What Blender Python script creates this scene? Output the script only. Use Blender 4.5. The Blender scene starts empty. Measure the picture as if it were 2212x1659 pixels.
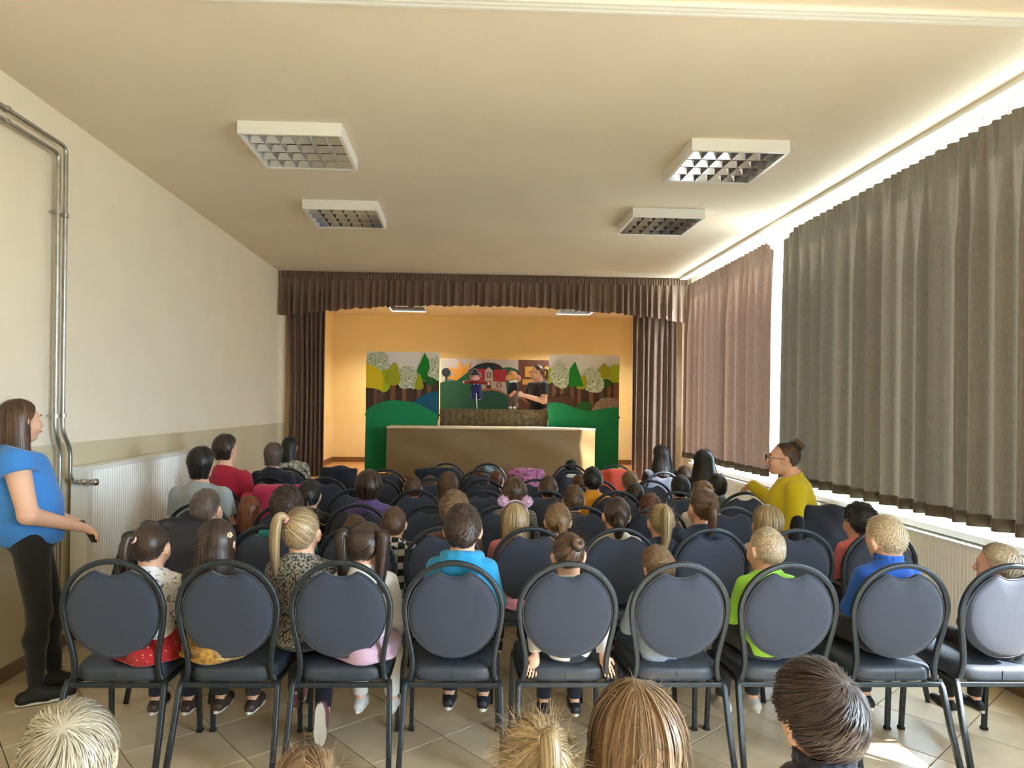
import bpy, bmesh, math, random
import numpy as np
from mathutils import Vector, Matrix, Euler

random.seed(7)
RNG = np.random.default_rng(7)
sc = bpy.context.scene
COL = sc.collection
PI = math.pi
W, H = 2212, 1659

# ------------------------------------------------------------------ camera
F_PX = 1500.0
PP = (1055.0, 876.0)
YAW = math.atan(52.0 / F_PX)
ROLL = 0.013
CAM_Z = 1.62
cam_d = bpy.data.cameras.new("camera")
cam = bpy.data.objects.new("camera", cam_d)
COL.objects.link(cam)
cam_d.sensor_fit = 'HORIZONTAL'
cam_d.sensor_width = 36.0
cam_d.lens = F_PX / W * 36.0
cam_d.shift_x = (W / 2 - PP[0]) / W
cam_d.shift_y = (PP[1] - H / 2) / W
cam_d.clip_start = 0.05
CAM_R = (Matrix.Rotation(-YAW, 3, 'Z') @ Matrix.Rotation(PI / 2, 3, 'X') @ Matrix.Rotation(ROLL, 3, 'Z'))
cam.matrix_world = Matrix.Translation((0, 0, CAM_Z)) @ CAM_R.to_4x4()
sc.camera = cam

# ------------------------------------------------------------------ daylight
SKY = 18.0
world = bpy.data.worlds.new("sky")
sc.world = world
world.use_nodes = True
wn = world.node_tree
wn.nodes.clear()
wo = wn.nodes.new('ShaderNodeOutputWorld')
wb = wn.nodes.new('ShaderNodeBackground')
wb.inputs['Color'].default_value = (0.66, 0.85, 1.0, 1)
wb.inputs['Strength'].default_value = SKY
wn.links.new(wb.outputs[0], wo.inputs[0])

SUN_AZ = math.radians(60)      # measured from straight behind the camera towards the windows
SUN_EL = math.radians(36)
sun_d = bpy.data.lights.new("sun", 'SUN')
sun_d.energy = 18.0
sun_d.angle = math.radians(1.0)
sun_d.color = (1.0, 0.97, 0.92)
sun = bpy.data.objects.new("sun", sun_d)
COL.objects.link(sun)
to_sun = Vector((math.sin(SUN_AZ) * math.cos(SUN_EL), -math.cos(SUN_AZ) * math.cos(SUN_EL), math.sin(SUN_EL)))
sun.rotation_euler = to_sun.to_track_quat('Z', 'Y').to_euler()
sun.location = (6, -3, 6)

def portal(name, loc, rot, sx, sy):
    d = bpy.data.lights.new(name, 'AREA')
    d.shape = 'RECTANGLE'
    d.size, d.size_y = sx, sy
    d.cycles.is_portal = True
    o = bpy.data.objects.new(name, d)
    COL.objects.link(o)
    o.location = loc
    o.rotation_euler = rot
    return o

sc.view_settings.view_transform = 'Standard'
sc.view_settings.look = 'None'
sc.view_settings.gamma = 1.0
sc.view_settings.use_curve_mapping = False
sc.view_settings.exposure = 1.25
sc.cycles.max_bounces = 10
sc.cycles.diffuse_bounces = 6
sc.cycles.glossy_bounces = 4
sc.cycles.transmission_bounces = 6
sc.cycles.transparent_max_bounces = 8
sc.cycles.sample_clamp_indirect = 6.0
sc.cycles.caustics_reflective = False
sc.cycles.caustics_refractive = False

# ------------------------------------------------------------------ helpers
def at(u, v, y):
    """World point that stands at depth y and shows at pixel (u, v)."""
    d = CAM_R @ Vector(((u - PP[0]) / F_PX, -(v - PP[1]) / F_PX, -1.0))
    t = y / d.y
    return Vector((d.x * t, y, CAM_Z + d.z * t))

MATS = {}
def _lin(c):
    return tuple(((x / 255.0) / 12.92 if x / 255.0 <= 0.04045 else ((x / 255.0 + 0.055) / 1.055) ** 2.4) for x in c)

def mat(name, rgb, rough=0.6, metal=0.0, var=0.0, vscale=6.0, bump=0.0, bscale=60.0, spec=None, sheen=0.0, coat=0.0,
        second=None, stretch=None, alpha=None, ramp=(0.35, 0.65), pattern=None):
    """Principled material; rgb as 0-255 sRGB; var = brightness variation from noise, second = second colour for the noise."""
    if name in MATS:
        return MATS[name]
    m = bpy.data.materials.new(name)
    m.use_nodes = True
    nt = m.node_tree
    b = nt.nodes['Principled BSDF']
    c = _lin(rgb)
    b.inputs['Base Color'].default_value = (*c, 1)
    b.inputs['Roughness'].default_value = rough
    b.inputs['Metallic'].default_value = metal
    if spec is not None:
        b.inputs['Specular IOR Level'].default_value = spec
    if sheen:
        b.inputs['Sheen Weight'].default_value = sheen
    if coat:
        b.inputs['Coat Weight'].default_value = coat
    if alpha is not None:
        b.inputs['Alpha'].default_value = alpha
    tc = nt.nodes.new('ShaderNodeTexCoord')
    mp = nt.nodes.new('ShaderNodeMapping')
    nt.links.new(tc.outputs['Object'], mp.inputs['Vector'])
    if stretch:
        mp.inputs['Scale'].default_value = stretch
    if var or second:
        if pattern == 'dots':
            n = nt.nodes.new('ShaderNodeTexVoronoi')
            out = n.outputs['Distance']
        elif pattern == 'checker':
            n = nt.nodes.new('ShaderNodeTexChecker')
            out = n.outputs['Fac']
        else:
            n = nt.nodes.new('ShaderNodeTexNoise')
            n.inputs['Detail'].default_value = 5
            out = n.outputs['Fac']
        n.inputs['Scale'].default_value = vscale
        nt.links.new(mp.outputs[0], n.inputs['Vector'])
        r = nt.nodes.new('ShaderNodeValToRGB')
        c2 = _lin(second) if second else tuple(min(1, x * (1 + var)) for x in c)
        c1 = c if second else tuple(x * (1 - var) for x in c)
        r.color_ramp.elements[0].position = ramp[0]
        r.color_ramp.elements[1].position = ramp[1]
        r.color_ramp.elements[0].color = (*c1, 1)
        r.color_ramp.elements[1].color = (*c2, 1)
        nt.links.new(out, r.inputs['Fac'])
        nt.links.new(r.outputs['Color'], b.inputs['Base Color'])
    if bump:
        n2 = nt.nodes.new('ShaderNodeTexNoise')
        n2.inputs['Scale'].default_value = bscale
        n2.inputs['Detail'].default_value = 4
        nt.links.new(mp.outputs[0], n2.inputs['Vector'])
        bp = nt.nodes.new('ShaderNodeBump')
        bp.inputs['Strength'].default_value = bump
        bp.inputs['Distance'].default_value = 0.01
        nt.links.new(n2.outputs['Fac'], bp.inputs['Height'])
        nt.links.new(bp.outputs['Normal'], b.inputs['Normal'])
    MATS[name] = m
    return m

def mesh_from(name, verts, faces, m=None, smooth=False):
    me = bpy.data.meshes.new(name)
    me.from_pydata([tuple(v) for v in verts], [], [tuple(f) for f in faces])
    if m is not None:
        me.materials.append(m)
    if smooth:
        me.polygons.foreach_set('use_smooth', [True] * len(me.polygons))
    me.update()
    return me

def np_mesh(name, V, Q, m=None, smooth=True, tri=False):
    """Fast mesh from numpy arrays: V (n,3), Q (m,4) or (m,3)."""
    me = bpy.data.meshes.new(name)
    V = np.ascontiguousarray(V, dtype=np.float32)
    Q = np.ascontiguousarray(Q, dtype=np.int32)
    k = Q.shape[1]
    me.vertices.add(len(V))
    me.vertices.foreach_set('co', V.ravel())
    me.loops.add(Q.size)
    me.loops.foreach_set('vertex_index', Q.ravel())
    me.polygons.add(len(Q))
    me.polygons.foreach_set('loop_start', np.arange(0, Q.size, k, dtype=np.int32))
    me.polygons.foreach_set('loop_total', np.full(len(Q), k, dtype=np.int32))
    if smooth:
        me.polygons.foreach_set('use_smooth', np.ones(len(Q), dtype=bool))
    if m is not None:
        me.materials.append(m)
    me.update(calc_edges=True)
    return me

def link(name, me, parent=None, m=None, loc=None, rot=None):
    o = bpy.data.objects.new(name, me)
    COL.objects.link(o)
    if parent is not None:
        o.parent = parent
    if loc is not None:
        o.location = loc
    if rot is not None:
        o.rotation_euler = rot
    if m is not None:
        if len(o.data.materials) == 0:
            o.data.materials.append(m)
        elif o.data.materials[0] is not m:
            o.material_slots[0].link = 'OBJECT'
            o.material_slots[0].material = m
    return o

def tag(o, label=None, cat=None, group=None, kind=None):
    if label: o['label'] = label
    if cat: o['category'] = cat
    if group: o['group'] = group
    if kind: o['kind'] = kind
    return o

def empty(name, loc=(0, 0, 0), rz=0.0):
    o = bpy.data.objects.new(name, None)
    COL.objects.link(o)
    o.location = loc
    o.rotation_euler = (0, 0, rz)
    o.empty_display_size = 0.1
    return o

class MB:
    """Collects shapes into one mesh."""
    def __init__(self):
        self.v, self.f = [], []
    def add(self, v, f):
        n = len(self.v)
        self.v += [tuple(p) for p in v]
        self.f += [tuple(i + n for i in q) for q in f]
        return self
    def box(self, a, b):
        x0, y0, z0 = [min(p, q) for p, q in zip(a, b)]
        x1, y1, z1 = [max(p, q) for p, q in zip(a, b)]
        v = [(x0, y0, z0), (x1, y0, z0), (x1, y1, z0), (x0, y1, z0), (x0, y0, z1), (x1, y0, z1), (x1, y1, z1), (x0, y1, z1)]
        return self.add(v, [(0, 3, 2, 1), (4, 5, 6, 7), (0, 1, 5, 4), (1, 2, 6, 5), (2, 3, 7, 6), (3, 0, 4, 7)])
    def sweep(self, path, prof, closed=False, up=(0, 0, 1), cap=True):
        """Sweep a 2-D profile (list of (a,b)) along path; a along side vector, b along up-ish vector."""
        P = [Vector(p) for p in path]
        n, k = len(P), len(prof)
        verts = []
        up = Vector(up)
        for i in range(n):
            if closed:
                t = P[(i + 1) % n] - P[i - 1]
            else:
                t = P[min(i + 1, n - 1)] - P[max(i - 1, 0)]
            t.normalize()
            s = t.cross(up)
            if s.length < 1e-4:
                s = t.cross(Vector((0, 1, 0)))
            s.normalize()
            w = s.cross(t)
            for a, b in prof:
                verts.append(P[i] + s * a + w * b)
        faces = []
        for i in range(n if closed else n - 1):
            j = (i + 1) % n
            for q in range(k):
                r = (q + 1) % k
                faces.append((i * k + q, i * k + r, j * k + r, j * k + q))
        if not closed and cap:
            faces.append(tuple(range(k - 1, -1, -1)))
            faces.append(tuple((n - 1) * k + q for q in range(k)))
        return self.add(verts, faces)
    def tube(self, path, r, seg=8, closed=False, up=(0, 0, 1)):
        return self.sweep(path, [(r * math.cos(2 * PI * i / seg), r * math.sin(2 * PI * i / seg)) for i in range(seg)], closed, up)
    def lathe(self, prof, seg=16, axis='z', c=(0, 0, 0)):
        v, f = [], []
        n = len(prof)
        for i in range(seg):
            a = 2 * PI * i / seg
            for r, z in prof:
                p = (r * math.cos(a), r * math.sin(a), z)
                if axis == 'y': p = (p[0], p[2], p[1])
                if axis == 'x': p = (p[2], p[0], p[1])
                v.append((p[0] + c[0], p[1] + c[1], p[2] + c[2]))
        for i in range(seg):
            j = (i + 1) % seg
            for q in range(n - 1):
                f.append((i * n + q, j * n + q, j * n + q + 1, i * n + q + 1))
        return self.add(v, f)
    def prism(self, poly, y0, y1):
        """poly in (x,z), extruded from y0 to y1."""
        n = len(poly)
        v = [(x, y0, z) for x, z in poly] + [(x, y1, z) for x, z in poly]
        f = [tuple(range(n)), tuple(range(2 * n - 1, n - 1, -1))]
        for i in range(n):
            j = (i + 1) % n
            f.append((i, i + n, j + n, j))
        return self.add(v, f)
    def mesh(self, name, m=None, smooth=False):
        me = mesh_from(name, self.v, self.f, m, smooth)
        bm = bmesh.new(); bm.from_mesh(me)
        bmesh.ops.recalc_face_normals(bm, faces=bm.faces)
        bm.to_mesh(me); bm.free()
        return me
    def obj(self, name, m=None, parent=None, smooth=False, loc=None, rot=None, angle=None):
        me = self.mesh(name, m, smooth or angle is not None)
        if angle is not None:
            bm = bmesh.new(); bm.from_mesh(me)
            for e in bm.edges:
                if len(e.link_faces) == 2 and e.calc_face_angle(0) > angle:
                    e.smooth = False
            bm.to_mesh(me); bm.free()
        return link(name, me, parent, None, loc, rot)

def rrect(w, h, r, seg=3):
    """Rounded rectangle profile."""
    out = []
    for cx, cy, a0 in ((w / 2 - r, h / 2 - r, 0), (-w / 2 + r, h / 2 - r, 90), (-w / 2 + r, -h / 2 + r, 180), (w / 2 - r, -h / 2 + r, 270)):
        for i in range(seg + 1):
            a = math.radians(a0 + 90 * i / seg)
            out.append((cx + r * math.cos(a), cy + r * math.sin(a)))
    return out

def catmull(pts, n=6, closed=False):
    P = [np.array(p, float) for p in pts]
    out = []
    m = len(P)
    rng = range(m) if closed else range(m - 1)
    for i in rng:
        if closed:
            p0, p1, p2, p3 = P[i - 1], P[i], P[(i + 1) % m], P[(i + 2) % m]
        else:
            p0, p1, p2, p3 = P[max(i - 1, 0)], P[i], P[i + 1], P[min(i + 2, m - 1)]
        for k in range(n):
            t = k / n
            out.append(0.5 * ((2 * p1) + (-p0 + p2) * t + (2 * p0 - 5 * p1 + 4 * p2 - p3) * t * t + (-p0 + 3 * p1 - 3 * p2 + p3) * t ** 3))
    if not closed:
        out.append(P[-1])
    return [tuple(float(x) for x in p) for p in out]
# ------------------------------------------------------------------ room shell
XL, XR = -2.62, 3.20
YB, YS = -3.0, 9.87           # rear wall, stage front
ZC = 3.465                    # ceiling
ZS = 0.54                     # stage floor
Y13 = 13.0
ZC2 = 3.30                    # stage ceiling

def two_tone(name, upper, lower, z, bump=0.05):
    m = bpy.data.materials.new(name)
    m.use_nodes = True
    nt = m.node_tree
    b = nt.nodes['Principled BSDF']
    b.inputs['Roughness'].default_value = 0.7
    g = nt.nodes.new('ShaderNodeNewGeometry')
    s = nt.nodes.new('ShaderNodeSeparateXYZ')
    nt.links.new(g.outputs['Position'], s.inputs[0])
    c = nt.nodes.new('ShaderNodeMath'); c.operation = 'GREATER_THAN'; c.inputs[1].default_value = z
    nt.links.new(s.outputs['Z'], c.inputs[0])
    n = nt.nodes.new('ShaderNodeTexNoise'); n.inputs['Scale'].default_value = 3.0; n.inputs['Detail'].default_value = 6
    nt.links.new(g.outputs['Position'], n.inputs['Vector'])
    mx = nt.nodes.new('ShaderNodeMix'); mx.data_type = 'RGBA'
    mx.inputs['A'].default_value = (*_lin(lower), 1)
    mx.inputs['B'].default_value = (*_lin(upper), 1)
    nt.links.new(c.outputs[0], mx.inputs['Factor'])
    hs = nt.nodes.new('ShaderNodeHueSaturation')
    mr = nt.nodes.new('ShaderNodeMapRange')
    mr.inputs['To Min'].default_value = 0.95; mr.inputs['To Max'].default_value = 1.05
    nt.links.new(n.outputs['Fac'], mr.inputs['Value'])
    nt.links.new(mr.outputs[0], hs.inputs['Value'])
    nt.links.new(mx.outputs['Result'], hs.inputs['Color'])
    nt.links.new(hs.outputs[0], b.inputs['Base Color'])
    rr = nt.nodes.new('ShaderNodeMapRange')
    rr.inputs['To Min'].default_value = 0.38; rr.inputs['To Max'].default_value = 0.75
    nt.links.new(c.outputs[0], rr.inputs['Value'])
    nt.links.new(rr.outputs[0], b.inputs['Roughness'])
    n2 = nt.nodes.new('ShaderNodeTexNoise'); n2.inputs['Scale'].default_value = 45; n2.inputs['Detail'].default_value = 5
    nt.links.new(g.outputs['Position'], n2.inputs['Vector'])
    bp = nt.nodes.new('ShaderNodeBump'); bp.inputs['Strength'].default_value = bump; bp.inputs['Distance'].default_value = 0.01
    nt.links.new(n2.outputs['Fac'], bp.inputs['Height'])
    nt.links.new(bp.outputs[0], b.inputs['Normal'])
    return m

M_WALL = two_tone('painted_wall', (240, 228, 206), (214, 201, 172), 1.335)
M_STAGEWALL = two_tone('stage_wall_paint', (238, 212, 146), (240, 216, 158), 1.25)
M_CEIL = mat('ceiling_paint', (233, 220, 199), 0.85, var=0.03, vscale=1.2, bump=0.05, bscale=30)
M_WHITE = mat('white_enamel', (240, 240, 236), 0.35)
M_PVC = mat('white_plastic', (236, 236, 230), 0.4)
M_STEEL = mat('galvanised_pipe', (176, 176, 170), 0.28, 0.9, var=0.12, vscale=20)
M_GREY = mat('grout', (120, 104, 84), 0.9, var=0.1, vscale=30)

tag(MB().box((XL - 0.2, YB - 0.2, -0.2), (XR + 0.2, Y13 + 0.2, -0.012)).obj('floor', M_GREY), kind='structure')
FLOOR = bpy.data.objects['floor']

# floor tiles, laid on the diagonal
def clip(poly, x0, x1, y0, y1):
    for ax, lim, sgn in ((0, x0, 1), (0, x1, -1), (1, y0, 1), (1, y1, -1)):
        out = []
        for i in range(len(poly)):
            a, b = poly[i - 1], poly[i]
            ia, ib = (a[ax] - lim) * sgn >= 0, (b[ax] - lim) * sgn >= 0
            if ia != ib:
                t = (lim - a[ax]) / (b[ax] - a[ax])
                out.append((a[0] + (b[0] - a[0]) * t, a[1] + (b[1] - a[1]) * t))
            if ib:
                out.append(b)
        poly = out
        if len(poly) < 3:
            return []
    return poly

TS, TA = 0.41, math.radians(39.5)
def tile_material(i):
    base = [(196, 178, 150), (204, 186, 158), (188, 170, 142)][i]
    return mat('floor_tile_%d' % i, base, 0.3, var=0.10, vscale=5.0, bump=0.06, bscale=14, spec=0.5)
TM = [tile_material(i) for i in range(3)]
def tile_mesh(poly):
    c = (sum(p[0] for p in poly) / len(poly), sum(p[1] for p in poly) / len(poly))
    ins = []
    for p in poly:
        d = math.hypot(p[0] - c[0], p[1] - c[1])
        k = max(0.0, (d - 0.0045) / d)
        ins.append((c[0] + (p[0] - c[0]) * k, c[1] + (p[1] - c[1]) * k))
    n = len(poly)
    v = [(x, y, -0.012) for x, y in poly] + [(x, y, -0.002) for x, y in poly] + [(x, y, 0.0) for x, y in ins]
    f = [tuple(range(2 * n, 3 * n))]
    for i in range(n):
        j = (i + 1) % n
        f += [(i, j, n + j, n + i), (n + i, n + j, 2 * n + j, 2 * n + i)]
    return v, f
ca, sa = math.cos(TA), math.sin(TA)
hf = TS / 2 - 0.0022
full_v, full_f = tile_mesh([(ca * x - sa * y, sa * x + ca * y) for x, y in ((-hf, -hf), (hf, -hf), (hf, hf), (-hf, hf))])
full_me = [mesh_from('floor_tile', full_v, full_f, TM[i]) for i in range(3)]
ox, oy = -0.224 + 0.12, 3.106
rest = MB()
for i in range(-40, 40):
    for j in range(-40, 40):
        cx = ox + TS * (ca * i - sa * j)
        cy = oy + TS * (sa * i + ca * j)
        if not (XL - 0.35 < cx < XR + 0.35 and YB - 0.35 < cy < YS + 0.35):
            continue
        sq = [(cx + ca * x - sa * y, cy + sa * x + ca * y) for x, y in ((-hf, -hf), (hf, -hf), (hf, hf), (-hf, hf))]
        pl = clip(sq, XL + 0.002, XR - 0.002, YB + 0.002, YS - 0.002)
        if not pl:
            continue
        area = 0.5 * abs(sum(pl[k - 1][0] * pl[k][1] - pl[k][0] * pl[k - 1][1] for k in range(len(pl))))
        if area < 0.002:
            continue
        k = (i * 7 + j * 3) % 3
        if 2.3 < cy < 8.6:
            if area > TS * TS * 0.97:
                o = link('floor_tile', full_me[k], FLOOR, loc=(cx, cy, 0))
                o.rotation_euler[2] = PI / 2 * ((i * 5 + j * 11) % 4)
            else:
                v, f = tile_mesh(pl)
                link('floor_tile', mesh_from('floor_tile', v, f, TM[k]), FLOOR)
        else:
            v, f = tile_mesh(pl)
            rest.add(v, f)
ro = rest.obj('floor_tile_field', TM[1], FLOOR)
ro['kind'] = 'stuff'

tag(MB().box((XL - 0.2, YB - 0.2, ZC), (XR + 0.2, YS + 0.13, ZC + 0.2)).obj('ceiling', M_CEIL), kind='structure')
wl = MB().box((XL - 0.2, YB - 0.2, 0), (XL, Y13 + 0.2, ZC))
tag(wl.obj('wall_left', M_WALL), kind='structure')
tag(MB().box((XL - 0.0, YB - 0.2, 0), (XR + 0.2, YB, ZC)).obj('wall_rear', M_WALL), kind='structure')
# right wall: sill wall, piers and lintel around the window openings
ZW0, ZW1 = 0.85, 3.39
OPEN = [(-1.4, 1.2, 2.45), (2.30, 2.76, 1.75), (2.90, 9.64, ZW1)]  # near two openings, out of view, shaped and lowered to limit the sun
wr = MB().box((XR, YB, 0), (XR + 0.2, Y13, ZW0)).box((XR, YB, ZW1), (XR + 0.2, Y13, ZC))
for o in OPEN[:2]:
    wr.box((XR, o[0], o[2]), (XR + 0.2, o[1], ZW1))  # unseen low headers added to keep sun off chairs and floor
ys = [YB] + [y for o in OPEN for y in o[:2]] + [Y13]
for a, b in zip(ys[0::2], ys[1::2]):
    wr.box((XR, a, ZW0), (XR + 0.2, b, ZW1))
tag(wr.obj('wall_right', M_WALL), kind='structure')
# proscenium wall and stage box
wp = MB().box((XL, YS, 0), (XL + 0.05, YS + 0.13, ZC)).box((XL + 0.05, YS, ZC2), (XR, YS + 0.13, ZC)).box((XL + 0.05, YS, 0), (XR, YS + 0.13, ZS - 0.03))
tag(wp.obj('wall_back', M_WALL), kind='structure')
tag(MB().box((XL, Y13, 0), (XR, Y13 + 0.2, ZC)).obj('wall_stage_back', M_STAGEWALL), kind='structure')
tag(MB().box((XL, YS + 0.42, ZS), (-2.44, Y13, ZC2)).obj('wall_stage_left', M_STAGEWALL), kind='structure')
tag(MB().box((3.16, YS + 0.14, ZS), (XR - 0.001, Y13, ZC2)).obj('wall_stage_right', M_WALL), kind='structure')  # pale paint instead of stage yellow imitates the bright gap beside the curtain
tag(MB().box((XL, YS + 0.13, ZC2), (XR, Y13, ZC2 + 0.1)).obj('ceiling_stage', M_CEIL), kind='structure')
M_PARQ = mat('stage_boards', (190, 138, 84), 0.35, var=0.15, vscale=4, stretch=(8, 0.6, 1))
sf = MB().box((XL + 0.05, YS, ZS - 0.03), (3.16, Y13, ZS - 0.02)).obj('floor_stage', mat('board_gap', (70, 45, 25), 0.8))
tag(sf, kind='structure')
nb = 48
bw = (3.16 + 2.57) / nb
pm = MB().box((0.002, 0, -0.02), (bw - 0.002, Y13 - YS, 0)).mesh('stage_board', M_PARQ)
for i in range(nb):
    link('stage_board', pm, sf, loc=(-2.57 + i * bw, YS, ZS))
M_SKIRT = mat('skirting_tile', (128, 106, 80), 0.35, var=0.12, vscale=8)
bl = MB()
tag(MB().box((XL, YB, 0), (XL + 0.012, YS, 0.085)).obj('baseboard_left', M_SKIRT), kind='structure')
tag(MB().box((XR - 0.012, YB, 0), (XR, YS, 0.085)).obj('baseboard_right', M_SKIRT), kind='structure')
M_SKW = mat('stage_skirting', (120, 84, 44), 0.45)
tag(MB().box((-2.44, Y13 - 0.02, ZS), (3.16, Y13, ZS + 0.09)).obj('baseboard_stage_back', M_SKW), kind='structure')
tag(MB().box((-2.44, YS + 0.42, ZS), (-2.42, Y13 - 0.02, ZS + 0.09)).obj('baseboard_stage_left', M_SKW), kind='structure')

# exterior ground
tag(MB().box((XR + 0.25, -25, -1.1), (40, 35, -1.0)).obj('ground_outside', mat('pale_paving', (176, 172, 160), 0.9, var=0.06)), kind='structure')

# windows
M_GLASS = bpy.data.materials.new('window_glass')
M_GLASS.use_nodes = True
gn = M_GLASS.node_tree
gn.nodes.clear()
go = gn.nodes.new('ShaderNodeOutputMaterial')
gt = gn.nodes.new('ShaderNodeBsdfTransparent')
gg = gn.nodes.new('ShaderNodeBsdfGlossy'); gg.inputs['Roughness'].default_value = 0.02
gm = gn.nodes.new('ShaderNodeMixShader'); gm.inputs[0].default_value = 0.06
gn.links.new(gt.outputs[0], gm.inputs[1]); gn.links.new(gg.outputs[0], gm.inputs[2]); gn.links.new(gm.outputs[0], go.inputs[0])
def window(n, y0, y1, z1, panes):
    root = empty('window_%d' % n, (XR + 0.11, y0, ZW0))
    tag(root, kind='structure')
    w, h = y1 - y0, z1 - ZW0
    fr = MB()
    fr.box((-0.03, 0, 0), (0.03, w, 0.06)).box((-0.03, 0, h - 0.06), (0.03, w, h)).box((-0.03, 0, 0.06), (0.03, 0.06, h - 0.06)).box((-0.03, w - 0.06, 0.06), (0.03, w, h - 0.06))
    pw = w / panes
    for i in range(1, panes):
        fr.box((-0.03, i * pw - 0.035, 0.06), (0.03, i * pw + 0.035, h - 0.06))
    fr.obj('window_frame', M_WHITE, root)
    for i in range(panes):
        MB().box((-0.004, i * pw + 0.035, 0.06), (0.004, (i + 1) * pw - 0.035, h - 0.06)).obj('pane', M_GLASS, root)
    portal('portal_%d' % n, (XR + 0.19, (y0 + y1) / 2, ZW0 + h / 2), (0, PI / 2, 0), h, w)
    tag(MB().box((XR - 0.05, y0 - 0.05, ZW0 - 0.035), (XR + 0.08, y1 + 0.0, ZW0 + 0.008)).obj('trim_%d' % n, M_WHITE), kind='structure')
window(1, *OPEN[0], 2)
window(2, *OPEN[1], 1)
window(3, *OPEN[2], 5)

# ceiling track across the room
tr = empty('ceiling_track', (0, 3.16, ZC))
tag(tr, 'white plastic curtain track screwed across the ceiling at the top edge', 'track')
MB().box((XL + 0.02, -0.04, -0.012), (XR - 0.02, 0.04, 0)).box((XL + 0.02, -0.04, -0.022), (XR - 0.02, -0.026, -0.012)).box((XL + 0.02, -0.007, -0.022), (XR - 0.02, 0.007, -0.012)).box((XL + 0.02, 0.026, -0.022), (XR - 0.02, 0.04, -0.012)).obj('track_profile', M_PVC, tr)
for i in range(7):
    MB().lathe([(0, -0.014), (0.004, -0.014), (0.005, -0.012)], 8).obj('screw', mat('dark_screw', (40, 40, 40), 0.5), tr, loc=(-2.2 + 0.85 * i, 0.018, 0))

# window curtain rail on the ceiling
rl = empty('curtain_rail', (XR - 0.13, 0, ZC))
tag(rl, 'white curtain rail along the ceiling above the window curtains', 'rail')
MB().box((-0.05, 2.3, -0.035), (0.05, 9.72, 0)).obj('rail_profile', M_PVC, rl)

# ------------------------------------------------------------------ heating pipes and radiators
def bracket(parent, p):
    MB().box((XL - p[0] + 0.002, -0.006, -0.006), (0.0, 0.006, 0.006)).lathe([(0.022, -0.012), (0.022, 0.012), (0.017, 0.012), (0.017, -0.012), (0.022, -0.012)], 12).obj('bracket', M_STEEL, parent, loc=p)

def pipe(name, label, pts, r=0.0135):
    root = empty(name, (0, 0, 0))
    tag(root, label, 'pipe', 'heating pipes on the cream wall')
    P = [Vector(p) for p in pts]
    path = [P[0]]
    for i in range(1, len(P) - 1):
        a, b, c = P[i - 1], P[i], P[i + 1]
        d0, d1 = (a - b).normalized(), (c - b).normalized()
        k = min(0.05, (a - b).length * 0.4, (c - b).length * 0.4)
        for t in np.linspace(0, 1, 6):
            path.append((b + d0 * k) * (1 - t) ** 2 + b * 2 * t * (1 - t) + (b + d1 * k) * t * t)
    path.append(P[-1])
    MB().tube(path, r, 12, up=(1, 0.13, 0.17)).obj('tube', M_STEEL, root, smooth=True)
    return root, P
XP = XL + 0.055
p1, _ = pipe('heating_pipe', 'upper galvanised heating pipe bending down the wall to the radiator valve',
    [(XP, 0.3, 3.235), (XP, 4.53, 3.235), (XP, 4.53, 1.42), (XP + 0.012, 4.60, 1.30), (XP + 0.012, 4.60, 1.13), (XP + 0.02, 4.628, 1.085), (XP + 0.07, 4.628, 1.085)])
p2, _ = pipe('heating_pipe', 'lower galvanised heating pipe running down the wall to the floor',
    [(XP, 0.3, 3.165), (XP, 4.45, 3.165), (XP, 4.45, 1.42), (XP, 4.505, 1.30), (XP, 4.505, 0.1), (XP, 4.505, 0.02)])
for z in (2.80, 1.52):
    bracket(p1, (XP, 4.53, z)); bracket(p2, (XP, 4.45, z))
for y in (3.95, 2.4):
    for o, z in ((p1, 3.235), (p2, 3.165)):
        b = bracket(o, (XP, y, z))
MB().lathe([(0.012, 0), (0.02, 0.004), (0.02, 0.03), (0.014, 0.034), (0.014, 0.05), (0.022, 0.055), (0.024, 0.1), (0.02, 0.11), (0.0, 0.112)], 14, 'x').obj('valve', mat('chrome', (200, 200, 200), 0.12, 1.0), p1, loc=(XP + 0.065, 4.628, 1.085), smooth=True)

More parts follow.
